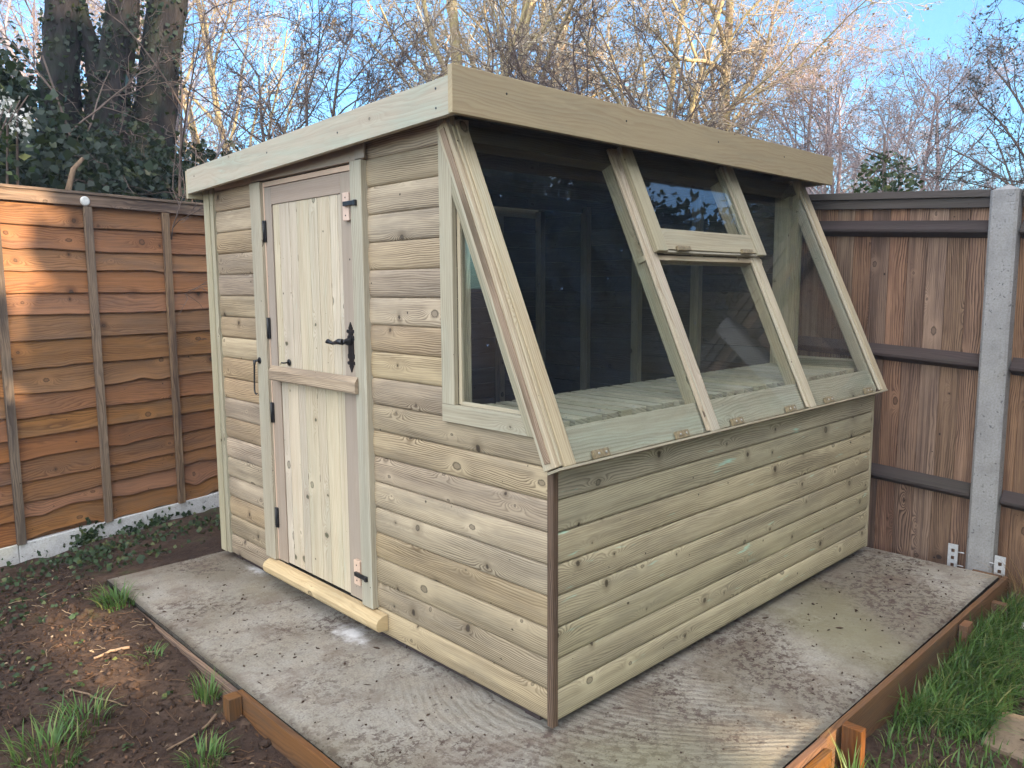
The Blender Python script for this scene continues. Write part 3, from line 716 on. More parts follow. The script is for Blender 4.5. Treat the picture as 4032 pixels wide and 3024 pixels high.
# lever handle on a fleur-ended back plate
yc = 1.088
half = [(0, .100), (.004, .088), (.009, .076), (.006, .070), (.016, .070), (.018, .060), (.013, .056), (.008, .058), (.009, .048), (.014, .044), (.015, .030), (.012, .026), (.012, 0)]
half = [(y*1.55, z) for y, z in half]
pl_ = [(y, z) for y, z in half]+[(y, -z) for y, z in half[::-1][1:]]
pl_ = pl_+[(-y, z) for y, z in pl_[::-1][1:-1]]
mb = MB()
def tri_fan(mb, pts, x0, x1):
    # split the outline in horizontal bands so the concave outline fills cleanly
    for i in range(len(half)-1):
        (ya, za), (yb, zb) = half[i], half[i+1]
        for s in (1, -1):
            if abs(za-zb) < 1e-4: continue
            q = [(x0, yc-ya, 1.142+s*za), (x0, yc+ya, 1.142+s*za), (x0, yc+yb, 1.142+s*zb), (x0, yc-yb, 1.142+s*zb)]
            if ya < 1e-5: q = q[1:]
            mb.prism(q, (x1-x0, 0, 0), (0, 0, 1))
tri_fan(mb, pl_, -.0085, -.0045)
mb.tube([(-.008, yc, 1.165), (-.020, yc, 1.165), (-.036, yc, 1.165), (-.048, yc, 1.165)], [.017, .0155, .010, .011], 14)
mb.tube([(-.046, yc-.004, 1.165), (-.050, yc+.02, 1.166), (-.050, yc+.038, 1.162), (-.050, yc+.062, 1.157), (-.050, yc+.085, 1.160), (-.050, yc+.100, 1.164)], [.012, .012, .0085, .0065, .0075, .010], 10)
mb.tube([(-.050, yc+.096, 1.163), (-.050, yc+.112, 1.160)], [.010, .006], 10)
mb.build('handle', M['black'], up)
mb = MB(); mb.disc((-.004, 1.598, 1.048), (-1, 0, 0), .015, .004, 14); mb.tube([(-.006, 1.598, 1.048), (-.03, 1.600, 1.047), (-.034, 1.612, 1.048)], .0038, 8); mb.build('cabin_eye', M['black'], up)
mb = MB(); mb.disc((-.022, 1.842, 1.043), (-1, 0, 0), .016, .004, 14)
mb.tube([(-.024, 1.842, 1.043), (-.036, 1.846, 1.043), (-.040, 1.858, 1.040)], .0055, 8)
mb.tube([(-.040, 1.858, 1.044), (-.040, 1.862, 1.02), (-.039, 1.870, .96), (-.038, 1.876, .905), (-.038, 1.872, .890), (-.038, 1.860, .884), (-.038, 1.849, .889)], [.008, .0048, .004, .004, .004, .004, .003], 8)
mb.build('cabin_hook', M['black'], shed)

# ---- potting bench inside
bench = empty('potting_bench', (1.2, .33, .03), 'slatted grey timber bench behind the sloping panes', 'bench')
mb = MB(); x = .10
while x < 2.36:
    mb.box(x, x+.062, .078+rng.uniform(-.006, .006), .545, .921, .947, 'y'); x += .0845
mb.build('bench_slats', M['slat'], bench, bevel=.002)
mb = MB(); mb.box(.10, 2.36, .045, .10, .870, .9225, 'x'); mb.box(.10, 2.36, .49, .52, .870, .9225, 'x'); mb.build('bench_frame', M['raft'], bench)
for x in (.14, 1.23, 2.32):
    mb = MB(); mb.box(x-.022, x+.022, .5205, .56, .03, .90, 'z'); mb.build('leg', M['slat'], bench)

# ------------------------------------------------------------------ slab edging
def board_run(mb, p0, p1, th, z0, z1, nrm_out):
    p0, p1, n_ = np.array(p0, float), np.array(p1, float), np.array(nrm_out, float)
    mb.obox((*p0, z0), (*(p1-p0), 0), (*(n_*th), 0), (0, 0, z1-z0), (*(p1-p0), 0))
ef = empty('timber_edging', (1.5, -.62, -.18), 'orange brown edging boards along the right side of the slab, facing the grass', 'edging')
mb = MB(); board_run(mb, (.600, -.592), (2.58, -.604), .022, -.20, -.040, (0, -1)); mb.build('board', M['edge'], ef, bevel=.002)
mb = MB(); board_run(mb, (-.12, -.596), (.594, -.600), .022, -.20, -.034, (0, -1)); mb.build('board', M['edge'], ef, bevel=.002)
mb = MB(); board_run(mb, (.40, -.625), (.575, -.625), .022, -.22, -.052, (0, -1)); mb.build('board', M['edge'], ef, bevel=.002, label='short splice board over the joint')
for x, w_, zt in ((.685, .036, -.022), (1.84, .075, -.050), (2.30, .04, -.085)):
    mb = MB(); mb.box(x, x+w_, -.690 if w_ < .05 else -.660, -.6265, -.30, zt, 'z'); mb.build('stake', M['edge'], ef, bevel=.002)
mb = MB(); mb.box(2.56, 2.582, -.60, -.47, -.2, -.04, 'y'); mb.build('board', M['edge'], ef, bevel=.002)
el = empty('timber_edging', (-.58, .7, -.15), 'worn brown edging board and stake along the left side of the slab, beside the soil', 'edging')
mb = MB(); board_run(mb, (-.568, -.62), (-.568, .985), .022, -.20, -.042, (-1, 0)); mb.build('board', M['edge'], el, bevel=.002)
mb = MB(); board_run(mb, (-.568, .99), (-.568, 2.05), .020, -.20, -.056, (-1, 0)); mb.build('board', M['batten'], el, bevel=.003, label='grey weathered edging board')
mb = MB(); mb.box(-.640, -.5925, .935, .985, -.28, -.040, 'z'); mb.build('stake', M['edge'], el, bevel=.002)
mb = MB(); mb.box(-.635, -.590, 1.98, 2.03, -.28, -.062, 'z'); mb.build('stake', M['edge'], el, bevel=.002)

# ------------------------------------------------------------------ left lap fence
FN = np.array([-.22475, .97442, 0.]); FD = 3.345; FT = np.array([.97442, .22475, 0.])
def fl(s, z, out=0.0): return FN*FD+FT*s-FN*out+np.array([0, 0, z])      # out is towards the camera
def s_of_x(x): return (x-FN[0]*FD)/FT[0]
fence_l = []
def lap_panel(s0, s1, battens, label):
    fp = empty('fence_panel', fl((s0+s1)/2, -.0), label, 'fence', 'lap panels of the orange brown fence')
    mb = MB(); seams = [0.012, .135, .230, .335, .462, .578, .694, .822, .950, 1.102, 1.240, 1.354, 1.480, 1.593, 1.722, 1.862]
    n = 70; ss = np.linspace(s0, s1, n)
    for i in range(len(seams)-1):
        za, zb = seams[i], seams[i+1]+.02
        ph = [rng.uniform(0, 6.28) for _ in range(5)]
        am = rng.choice([.25, .4, .6, 1.2]) if i not in (0, 1) else 2.0
        wav = am*(.006*np.sin(2.1*ss+ph[0])+.004*np.sin(5.3*ss+ph[1])+.003*np.sin(11*ss+ph[2])+.0015*np.sin(27*ss+ph[3]))
        for kk in range(2):
            c0 = rng.uniform(s0, s1); wav = wav-am*.012*np.exp(-((ss-c0)/.05)**2)*rng.choice([-1, .6, 1])
        rows = [[fl(s, zb, .006) for s in ss], [fl(s, za+wv+.03, .017) for s, wv in zip(ss, wav)], [fl(s, za+wv+.004, .0215) for s, wv in zip(ss, wav)], [fl(s, za+wv, .019) for s, wv in zip(ss, wav)], [fl(s, za+wv+.002, .004) for s, wv in zip(ss, wav)]]
        mb.grid(rows, smooth=False)
    mb.grid([[fl(s, 0.0, -.004) for s in (s0, s1)], [fl(s, 1.87, -.004) for s in (s0, s1)]], smooth=False)
    mb.build('lap_boards', M['waney'], fp)
    for s in battens:
        mb = MB(); mb.obox(fl(s-.022, .004, .0225), FT*.044, -FN*.022, (0, 0, 1.835), (0, 0, 1)); mb.build('batten', M['batten'], fp, bevel=.002)
    mb = MB(); mb.obox(fl(s0, 1.842, .0225), FT*(s1-s0), -FN*.016, (0, 0, .062), FT); mb.build('top_rail', M['batten'], fp, bevel=.002)
    mb = MB(); mb.obox(fl(s0, 1.9045, -.02), FT*(s1-s0), -FN*.066, (0, 0, .016), FT); mb.build('capping', M['batten'], fp, bevel=.002)
    gb = MB(); gb.obox(fl(s0, -.16, -.02), FT*(s1-s0), -FN*.05, (0, 0, .168), FT)
    g_ = gb.build('gravel_board', M['gravel'], None, tuple(fl((s0+s1)/2, -.16)), bevel=.006)
    return fp, g_
sA = s_of_x(-.78); sB = s_of_x(-.30); sC = s_of_x(.178)
f1, g1 = lap_panel(sA-1.29, sA+.0, [sA-1.26, sA-.85, sA-.42], 'lap fence panel in full sun at the left of the garden, mostly beyond the frame')
f2, g2 = lap_panel(sA+.002, sA+1.70, [sA+.015, sB+.012, sC+.005, sA+1.45], 'orange brown lap fence panel with wavy boards beside the shed door wall')
f3, g3 = lap_panel(sA+1.702, sA+3.55, [sA+1.72, sA+2.3, sA+2.9, sA+3.5], 'lap fence panel hidden behind the back of the shed')
tagit(g1, 'concrete gravel board under the leftmost lap fence panel', 'gravel board', 'gravel boards'); tagit(g2, 'white stained concrete gravel board under the orange brown lap fence, ivy growing over it', 'gravel board', 'gravel boards'); tagit(g3, 'concrete gravel board under the lap panel behind the shed', 'gravel board', 'gravel boards')
cp = MB(); c_ = fl(s_of_x(-.303), 1.868, .0390); cp.tube([c_, c_-FN*.006, c_-FN*.010], [.027, .027, .02], 22)
tagit(cp.build('plastic_cap', M['white'], None, tuple(c_)), 'round white plastic cap on top of the fence batten', 'cap')

# ------------------------------------------------------------------ right feather-edge fence
FX = 2.68
def shear(z, y): return z+.058*(y+.4)
def rf_panel(y0, y1, label, clear0=0.0):
    fp = empty('fence_panel', (FX, (y0+y1)/2, -.1), label, 'fence', 'feather edge panels of the brown fence')
    mb = MB(); y = y0
    while y < y1-.02:
        yb = min(y+.095, y1); bd = mb._newboard()
        q = []
        for z in (-.145, 1.80):
            za, zb = shear(z, y), shear(z, yb)
            q += [(FX+.004, y, za), (FX+.012, yb+.012, zb), (FX+.017, yb+.012, zb), (FX+.020, y, za)]
        mb.hexa([q[0], q[3], q[2], q[1], q[4], q[7], q[6], q[5]], (0, 0, 1), bd)
        y = yb
    mb.build('feather_boards', M['feather'], fp)
    for z in (1.60, .945, .285):
        mb = MB()
        pr = [(FX+.003, z), (FX-.046, z+.026), (FX-.046, z+.040), (FX+.003, z+.088)]
        mb.hexa([(pr[0][0], y0, shear(pr[0][1], y0)), (pr[0][0], y1, shear(pr[0][1], y1)), (pr[1][0], y1, shear(pr[1][1], y1)), (pr[1][0], y0, shear(pr[1][1], y0)),
                 (pr[3][0], y0, shear(pr[3][1], y0)), (pr[3][0], y1, shear(pr[3][1], y1)), (pr[2][0], y1, shear(pr[2][1], y1)), (pr[2][0], y0, shear(pr[2][1], y0))][::1], (0, 1, 0))
        mb.build('arris_rail', M['rail'], fp, bevel=.003)
    def bar(x0, x1, z0, z1, nm, mat):
        mb = MB(); mb.hexa([(x0, y0, shear(z0, y0)), (x1, y0, shear(z0, y0)), (x1, y1, shear(z0, y1)), (x0, y1, shear(z0, y1)), (x0, y0, shear(z1, y0)), (x1, y0, shear(z1, y0)), (x1, y1, shear(z1, y1)), (x0, y1, shear(z1, y1))], (0, 1, 0))
        mb.build(nm, mat, fp, bevel=.002)
    bar(FX-.018, FX+.0035, 1.747, 1.7955, 'counter_rail', M['cap']); bar(FX-.036, FX+.040, 1.7965, 1.832, 'capping', M['cap'])
    gb = MB(); gb.box(FX+.0, FX+.05, y0, y1, -.32, -.150, 'y')
    return fp, gb.build('gravel_board', M['conc'], None, (FX, (y0+y1)/2, -.3), bevel=.004)
r1, h1 = rf_panel(-.418, 1.28, 'brown feather edge fence panel with three dark rails between the shed and the concrete post')
r2, h2 = rf_panel(1.385, 3.96, 'brown feather edge fence panel behind the end wall of the shed')
r3, h3 = rf_panel(-2.30, -.552, 'brown feather edge fence panel to the right of the concrete post')
for o in list(r3.children): pass
tagit(h1, 'concrete gravel board under the fence panel left of the post', 'gravel board', 'gravel boards'); tagit(h2, 'concrete gravel board under the fence panel behind the shed', 'gravel board', 'gravel boards'); tagit(h3, 'concrete gravel board at the grass edge right of the post', 'gravel board', 'gravel boards')
def post(y0, y1, zt, label):
    mb = MB(); x0, x1 = FX-.075, FX+.06
    zs = [-.5, zt-.035]
    q = .012
    sec = [(x0, y0+q), (x0+q, y0), (x1, y0), (x1, y1), (x0+q, y1), (x0, y1-q)][::-1]
    mb.prism([(x, y, -.5) for x, y in sec], (0, 0, zt-.035+.5), (0, 0, 1))
    ap = (( x0+x1)/2, (y0+y1)/2, zt-.006); bd = mb._newboard()
    for i in range(6):
        a, b = sec[i], sec[(i+1) % 6]; f_ = [(*a, zt-.035), (*b, zt-.035), ap]
        mb.face(f_[::-1] if np.cross(np.array(f_[1])-np.array(f_[0]), np.array(f_[2])-np.array(f_[0]))[2] < 0 else f_, (0, 0, 1), bd)
    return tagit(mb.build('concrete_post', M['conc'], None, (FX, (y0+y1)/2, -.3)), label, 'post', 'concrete fence posts')
post(-.545, -.425, 1.855, 'tall pitted concrete fence post with pointed top between two brown panels')
post(1.285, 1.380, 1.95, 'concrete fence post hidden behind the glazed end of the shed')
def bracket(y0, y1, z0, z1, x, label):
    mb = MB(); t = .003; c = (y0+y1)/2; hw = .008
    mb.box(x, x+t, y0, c-hw, z0, z1, 'z'); mb.box(x, x+t, c+hw, y1, z0, z1, 'z')
    zz = [z0, z0+.018, z0+.036, z0+.056, z0+.074, z0+.094, z0+.112, z1]
    for i in range(0, 8, 2): mb.box(x, x+t, c-hw, c+hw, zz[i], zz[i+1], 'z')
    for z in (z0+.03, z0+.10): mb.tube([(x-.001, y0 if y0 > -.45 else y1, z), (x-.004, (y0-.03) if y0 > -.45 else (y1+.02), z+.002)], .003, 6)
    return tagit(mb.build('slotted_bracket', M['galv'], None, (x, c, z0)), label, 'bracket', 'slotted metal brackets at the foot of the post')
bracket(-.383, -.337, -.085, .052, FX-.052, 'pale slotted metal bracket on the left side of the concrete post')
bracket(-.604, -.556, -.095, .048, FX-.080, 'pale slotted metal bracket on the right side of the concrete post')

# ------------------------------------------------------------------ ground details
def blades(C, h, rg, w=.0045, bend=.7, n=5, dirs=None):
    N = len(C); az = rg.uniform(0, 2*np.pi, N) if dirs is None else dirs
    D = np.stack([np.cos(az), np.sin(az), np.zeros(N)], 1); hh = h*rg.uniform(.5, 1.25, N); bb = bend*rg.uniform(.3, 1.4, N)
    S = np.stack([-np.sin(az+rg.normal(0, .5, N)), np.cos(az), np.zeros(N)], 1)
    lv = []
    for i in range(n):
        t = i/(n-1); up_ = hh*np.sin(np.minimum(t*1.35*np.clip(bb, .2, 1.3)+.0, 2.2))/np.maximum(bb*1.35, .35); up_ = np.minimum(up_, hh*t)
        out = hh*bb*t*t*.9
        c = C+D*out[:, None]+np.array([0, 0, 1.])*up_[:, None]
        ww = (w*rg.uniform(.7, 1.3, N)*(1-t**1.6*.92))[:, None]
        lv.append((c-S*ww, c+S*ww))
    V = np.stack([p for pr in lv for p in pr], 1).reshape(-1, 3); k = 2*n
    base = np.arange(N)[:, None]*k; F = []
    for i in range(n-1): F.append(base+np.array([[2*i, 2*i+1, 2*i+3, 2*i+2]]))
    F = np.stack(F, 1).reshape(-1, 4); rn = np.repeat(rg.random(N), n-1)
    return V, F, rn
rg = np.random.default_rng(5)
# grass on the right
def gpts(n, x0, x1, y0, y1): 
    x = rg.uniform(x0, x1, n); y = rg.uniform(y0, y1, n); return x, y
parts = []
x, y = gpts(15000, 1.05, 3.6, -1.75, -.635)
clump = np.sin(x*9+1.3*np.sin(y*11))+np.sin(y*13+x*5)+rg.normal(0, .55, len(x))
keep = (clump > -.75) & ~((x > 1.1) & (x < 2.05) & (y < -.90) & (y > -1.35)) & (x-1.08 > (np.abs(y+.63))*.5)
x, y = x[keep], y[keep]
C = np.stack([x, y, ground_h(x, y)-.005], 1)
dirs = rg.normal(-2.2, .9, len(x))
parts.append(blades(C, .145, rg, .0036, 1.0, 6, dirs))
x, y = gpts(14000, 1.0, 3.4, -1.6, -.635); k_ = (x-1.02 > (np.abs(y+.63))*.42) & ~((x > 1.13) & (x < 2.05) & (y < -.92) & (y > -1.35)); x, y = x[k_], y[k_]; C = np.stack([x, y, ground_h(x, y)-.004], 1); parts.append(blades(C, .06, rg, .0028, .9))
x, y = gpts(700, 1.15, 2.6, -.74, -.64); C = np.stack([x, y, ground_h(x, y)-.005], 1); parts.append(blades(C, .115, rg, .0032, .7))
x, y = gpts(420, .6, 1.2, -1.1, -.66); C = np.stack([x, y, ground_h(x, y)-.005], 1); parts.append(blades(C, .07, rg, .003, .8))
V, F, q = cat_np(parts); o = np_mesh('grass', V, F, M['grass'], rnd=q); tagit(o, 'long green grass beside the edging boards', None, None, 'stuff')
# tufts on the soil (each a thing)
def tuft(x, y, n, h, sp, label, mat='grass', bend=.9, name='grass_tuft', dirs=None):
    a = rg.uniform(0, 6.28, n); r_ = sp*np.sqrt(rg.random(n)); X_ = x+r_*np.cos(a); Y_ = y+r_*np.sin(a)
    C = np.stack([X_, Y_, ground_h(X_, Y_)-.004], 1); V, F, q = blades(C, h, rg, .003, bend, 5, a+rg.normal(0, .5, n) if dirs is None else dirs+rg.normal(0, .4, n))
    o = np_mesh(name, V, F, M[mat], loc=(x, y, float(ground_h(x, y))), rnd=q)
    return tagit(o, label, 'grass', 'grass tufts on the bare soil' if mat == 'grass' else None)
tuft(-.62, 2.12, 170, .085, .085, 'sunlit yellow green grass tuft at the far left edge of the slab')
tuft(-.635, 1.13, 60, .085, .045, 'dark green grass tuft just behind the edging stake')
tuft(-.70, 1.52, 25, .06, .06, 'thin sparse grass sprig beside the weathered edging board')
tuft(-.79, .80, 75, .075, .06, 'spreading grass tuft on bare soil in front of the edging stake')
tuft(-1.02, 1.22, 75, .08, .09, 'dark grass tuft on the soil near the lower left corner, the farther of two')
tuft(-1.16, 1.10, 130, .095, .10, 'long pale grass clump at the bottom left corner of the photo')
tuft(.60, -.70, 40, .16, .03, 'tall grass stems leaning against the splice board of the edging', bend=.45)
tuft(2.62, -.66, 40, .30, .05, 'dry straw coloured grass in front of the fence at the right edge', 'drygrass', .9, 'dry_grass_tuft', np.full(40, 2.6))

# ivy ground cover and low weeds
parts = []
for (cx, cy, n, sx, sy, zz) in ((-.55, 3.02, 230, .22, .16, .05), (-.18, 3.12, 170, .25, .16, .05), (.22, 3.1, 130, .22, .2, .05), (-.42, 2.75, 110, .3, .14, .03), (-.9, 2.9, 110, .2, .25, .03), (-1.0, 2.3, 60, .2, .2, .012), (-1.15, 1.8, 24, .12, .2, .01)):
    X_ = rg.normal(cx, sx*.6, n); Y_ = np.minimum(rg.normal(cy, sy*.6, n), (FD-.03+.22475*X_)/.97442-.02); X_ = np.where((X_ > -.58) & (Y_ < 2.5), -.62, X_)
    C = np.stack([X_, Y_, ground_h(X_, Y_)+.006+np.abs(rg.normal(0, zz*.6, n))], 1)
    parts.append(leaves_np(C, .024, rg, np.array([0, -.4, 1.2]), 1.15))
n = 90; s_ = rg.normal(s_of_x(-.42), .05, n); z_ = np.abs(rg.normal(0, .05, n))-.09
C = np.array([fl(a, b, .034) for a, b in zip(s_, z_)]); parts.append(leaves_np(C, .028, rg, -FN*2.0, 1.1))
n = 90; s_ = rg.normal(s_of_x(-.02), .16, n); z_ = np.abs(rg.normal(0, .03, n))-.09
C = np.array([fl(a, b, .036) for a, b in zip(s_, z_)]); parts.append(leaves_np(C, .028, rg, -FN*2.0, 1.1))
V, F, q = cat_np(parts); o = np_mesh('ground_ivy', V, F, M['ground_ivy'], rnd=q); tagit(o, 'ivy creeping over the soil below the left fence', None, None, 'stuff')
parts = []
for k in range(70):
    if k < 45: cx, cy = rg.uniform(-1.7, -.65), rg.uniform(.5, 2.6)
    else: cx, cy = rg.uniform(.65, 1.6), rg.uniform(-1.1, -.68)
    n = rg.integers(3, 9); X_ = rg.normal(cx, .012, n); Y_ = rg.normal(cy, .012, n)
    parts.append(leaves_np(np.stack([X_, Y_, ground_h(X_, Y_)+.01], 1), .016, rg, np.array([0, 0, 2.5]), 1.1))
V, F, q = cat_np(parts); o = np_mesh('small_weeds', V, F, M['holly'], rnd=q); tagit(o, 'tiny green seedlings dotted over the soil', None, None, 'stuff')
# leaf litter, chips and small twigs
parts = []
n = 4200; X_ = rg.uniform(-2.2, -.60, n); Y_ = rg.uniform(-.3, 3.0, n)
C = np.stack([X_, Y_, ground_h(X_, Y_)+.006], 1); parts.append(leaves_np(C, .0095, rg, np.array([0, 0, 1.6]), 1.9, .35))
n = 160; X_ = rg.uniform(.4, 3.0, n); Y_ = rg.uniform(-1.5, -.66, n)
C = np.stack([X_, Y_, ground_h(X_, Y_)+.006], 1); parts.append(leaves_np(C, .0095, rg, np.array([0, 0, 1.6]), 1.9, .35))
n = 900; X_ = rg.uniform(-1.9, -.62, n); Y_ = rg.uniform(.0, 2.9, n); az = rg.uniform(0, 6.28, n); ln = rg.uniform(.02, .11, n)
t = np.linspace(-.5, .5, 4); Px = X_[:, None]+np.cos(az)[:, None]*ln[:, None]*t; Py = Y_[:, None]+np.sin(az)[:, None]*ln[:, None]*t+ .006*np.sin(t*9)[None]
P = np.stack([Px, Py, ground_h(Px, Py)+.006+rg.uniform(0, .006, (n, 1))], -1)
v, f, ti = tubes_np(P, np.repeat(rg.uniform(.0006, .0016, n)[:, None], 4, 1), 4); parts.append((v, f, rg.random(n)[ti]))
V, F, q = cat_np(parts); o = np_mesh('leaf_litter', V, F, M['litter'], rnd=q); tagit(o, 'dead leaves, chips and fine twigs littering the soil', None, None, 'stuff')
# clods and pebbles
n = 3800; X_ = np.concatenate([rg.uniform(-2.2, -.60, n), rg.uniform(.5, 2.6, 900)]); Y_ = np.concatenate([rg.uniform(-.3, 3.0, n), rg.uniform(-1.3, -.66, 900)]); n = len(X_)
az = rg.uniform(0, 6.28, n); ln = rg.choice([.008, .014, .024, .045], n, p=[.5, .3, .16, .04]); t = np.linspace(-.5, .5, 4)
Px = X_[:, None]+np.cos(az)[:, None]*ln[:, None]*t; Py = Y_[:, None]+np.sin(az)[:, None]*ln[:, None]*t
P = np.stack([Px, Py, ground_h(Px, Py)+ln[:, None]*.10+rg.normal(0, .12, (n, 4))*ln[:, None]], -1)
v, f, ti = tubes_np(P, np.array([.15, .42, .38, .12])[None]*ln[:, None]*rg.uniform(.7, 1.2, (n, 4)), 6); v = v+rg.normal(0, .0012, v.shape)
o = np_mesh('soil_clods', v, f, M['soil'], rnd=rg.random(n)[ti]); tagit(o, 'crumbly clods and pebbles on the bare soil', None, None, 'stuff')
# crumbs of soil on the slab
n = 900; X_ = rg.uniform(SX0+.02, SX1-.02, n); Y_ = rg.uniform(SY0+.02, SY1-.02, n)
ok = (X_ < -.03) | (Y_ < -.03); X_, Y_ = X_[ok], Y_[ok]; n = len(X_)
az = rg.uniform(0, 6.28, n); ln = rg.choice([.006, .010, .018, .032], n, p=[.45, .33, .17, .05]); t = np.linspace(-.5, .5, 4)
P = np.stack([X_[:, None]+np.cos(az)[:, None]*ln[:, None]*t, Y_[:, None]+np.sin(az)[:, None]*ln[:, None]*t, np.full((n, 4), SZ+.002)], -1)
rad = np.array([.25, 1, .8, .2])[None]*rg.uniform(.0015, .0045, (n, 1)); v, f, ti = tubes_np(P, rad, 6)
o = np_mesh('soil_crumbs', v, f, M['soil'], rnd=rg.random(n)[ti]); tagit(o, 'crumbs of soil and bits of twig on the slab', None, None, 'stuff')
# sticks one can tell apart
def stick(pts, r0, r1, label, mat='stick', name='fallen_stick'):
    P = []
    for k in range(len(pts)-1):
        for t in np.linspace(0, 1, 4, endpoint=False): P.append(np.array(pts[k])*(1-t)+np.array(pts[k+1])*t)
    P.append(np.array(pts[-1])); P = [(p[0]+rng.uniform(-.003, .003), p[1]+rng.uniform(-.003, .003), float(ground_h(p[0], p[1]))+r0*.8+.006) for p in P]
    mb = MB(); mb.tube(P, list(np.linspace(r0, r1, len(P))), 7); return tagit(mb.build(name, M[mat], None, tuple(P[0])), label, 'stick', 'fallen sticks on the soil')
stick([(-.66, 1.00), (-.74, .94), (-.86, .92)], .006, .003, 'long straight stick ending at the edging stake')
stick([(-.74, 1.62), (-.80, 1.66), (-.86, 1.65)], .006, .005, 'short pale forked chip of wood on the sunlit soil')
stick([(-1.00, 1.45), (-.93, 1.30), (-.88, 1.22)], .004, .002, 'thin curved twig in the middle of the bare soil')
stick([(-.66, .38), (-.63, .47)], .010, .008, 'short grey lichen covered stick at the foot of the edging board')
# stones and scraps
path = MB()
def stone(pts, z, name, label):
    mb = MB(); mb.prism([(x, y, z-.09) for x, y in pts], (0, 0, .09), (0, 0, 1)); o = mb.build(name, M['pave'], None, (np.mean([p[0] for p in pts]), np.mean([p[1] for p in pts]), z-.05), bevel=.008)
    tagit(o, label, None, None, 'structure'); return o
g = G('paving_stone'); p = g.obj(); n_ = g.noise(p, 6, 5, .65)
g.set('Base Color', g.mix(g.ramp(g.noise(p, 45, 4, .7), .45, .7, 0, .5), g.mix(g.ramp(n_, .3, .7), (.17, .125, .085), (.25, .19, .13)), (.08, .058, .042))); g.set('Roughness', .9); g.bump(n_, .006); M['pave'] = g.m
stone([(1.16, -.905), (1.44, -.895), (1.50, -1.25), (1.13, -1.30)], -.166, 'path', 'tan paving stone at the bottom right corner')
stone([(1.64, -.865), (2.00, -.875), (2.02, -1.22), (1.60, -1.22)], -.170, 'path', 'tan paving stone at the right edge among grass')
mb = MB(); zc = float(ground_h(2.25, -.79)); bd = None
mb.grid([[(2.215, -.765, zc+.04), (2.255, -.76, zc+.052), (2.29, -.77, zc+.04)], [(2.205, -.80, zc+.05), (2.25, -.805, zc+.065), (2.285, -.81, zc+.045)], [(2.21, -.835, zc+.04), (2.25, -.84, zc+.05), (2.28, -.85, zc+.035)]])
mb.grid([[(2.29, -.77, zc+.036), (2.255, -.76, zc+.046), (2.215, -.765, zc+.036)], [(2.285, -.81, zc+.04), (2.25, -.805, zc+.06), (2.205, -.80, zc+.045)], [(2.28, -.85, zc+.03), (2.25, -.84, zc+.045), (2.21, -.835, zc+.036)]])
tagit(mb.build('paper_scrap', M['white'], None, (2.25, -.8, zc)), 'crumpled white scrap lying in the grass', 'litter')

# ------------------------------------------------------------------ TREES
def grow(rg, base, direc, length, r0, spec, level=0, out=None, t0=0.0):
    """spec: list of dicts per level; fills out[level] with (points, radii)"""
    sp = spec[level]; n = sp['n']; step = length/(n-1)
    p = np.array(base, float); d = nrm(direc); pts = [p.copy()]
    for i in range(n-1):
        d = nrm(d+rg.normal(0, sp['wig'], 3)+np.array([0, 0, sp.get('up', 0)])); p = p+d*step; pts.append(p.copy())
    pts = np.array(pts); rad = r0*np.linspace(1, sp['tap'], n)**1.0
    out[level].append((pts, rad))
    if level+1 < len(spec):
        c = spec[level+1]; k = sp['kids'] if isinstance(sp['kids'], int) else int(rg.integers(*sp['kids']))
        for j in range(k):
            t = sp['from']+(1-sp['from'])*((j+rg.random())/k)
            f_ = t*(n-1); i = min(int(f_), n-2); q = pts[i]+(pts[i+1]-pts[i])*(f_-i); dd = nrm(pts[i+1]-pts[i])
            a = nrm(np.cross(dd, rg.normal(size=3))); an = R(rg.uniform(*c['ang']))
            cd = dd*math.cos(an)+a*math.sin(an)
            ln = length*rg.uniform(*c['len'])*(1.15-.55*t); rr = max(min(rad[i]*c['rr'], r0), c['rmin'])
            grow(rg, q, cd, ln, rr, spec, level+1, out)

def spec_tree(kids=(13, 10, 8, 6), wig=(.05, .14, .2, .28, .3), up=(.03, .05, .02, 0, 0), rmin=(.03, .014, .007, .0042, .003)):
    return [dict(n=9, wig=wig[0], up=up[0], tap=.22, kids=kids[0], **{'from': .25}),
            dict(n=8, wig=wig[1], up=up[1], tap=.25, kids=kids[1], ang=(25, 60), len=(.35, .6), rr=.5, rmin=rmin[1], **{'from': .2}),
            dict(n=6, wig=wig[2], up=up[2], tap=.3, kids=kids[2], ang=(25, 65), len=(.3, .55), rr=.55, rmin=rmin[2], **{'from': .15}),
            dict(n=5, wig=wig[3], up=up[3], tap=.4, kids=kids[3], ang=(25, 70), len=(.3, .6), rr=.6, rmin=rmin[3], **{'from': .1}),
            dict(n=4, wig=wig[4], up=up[4], tap=.5, kids=0, ang=(25, 70), len=(.35, .7), rr=.7, rmin=rmin[4], **{'from': .1})]
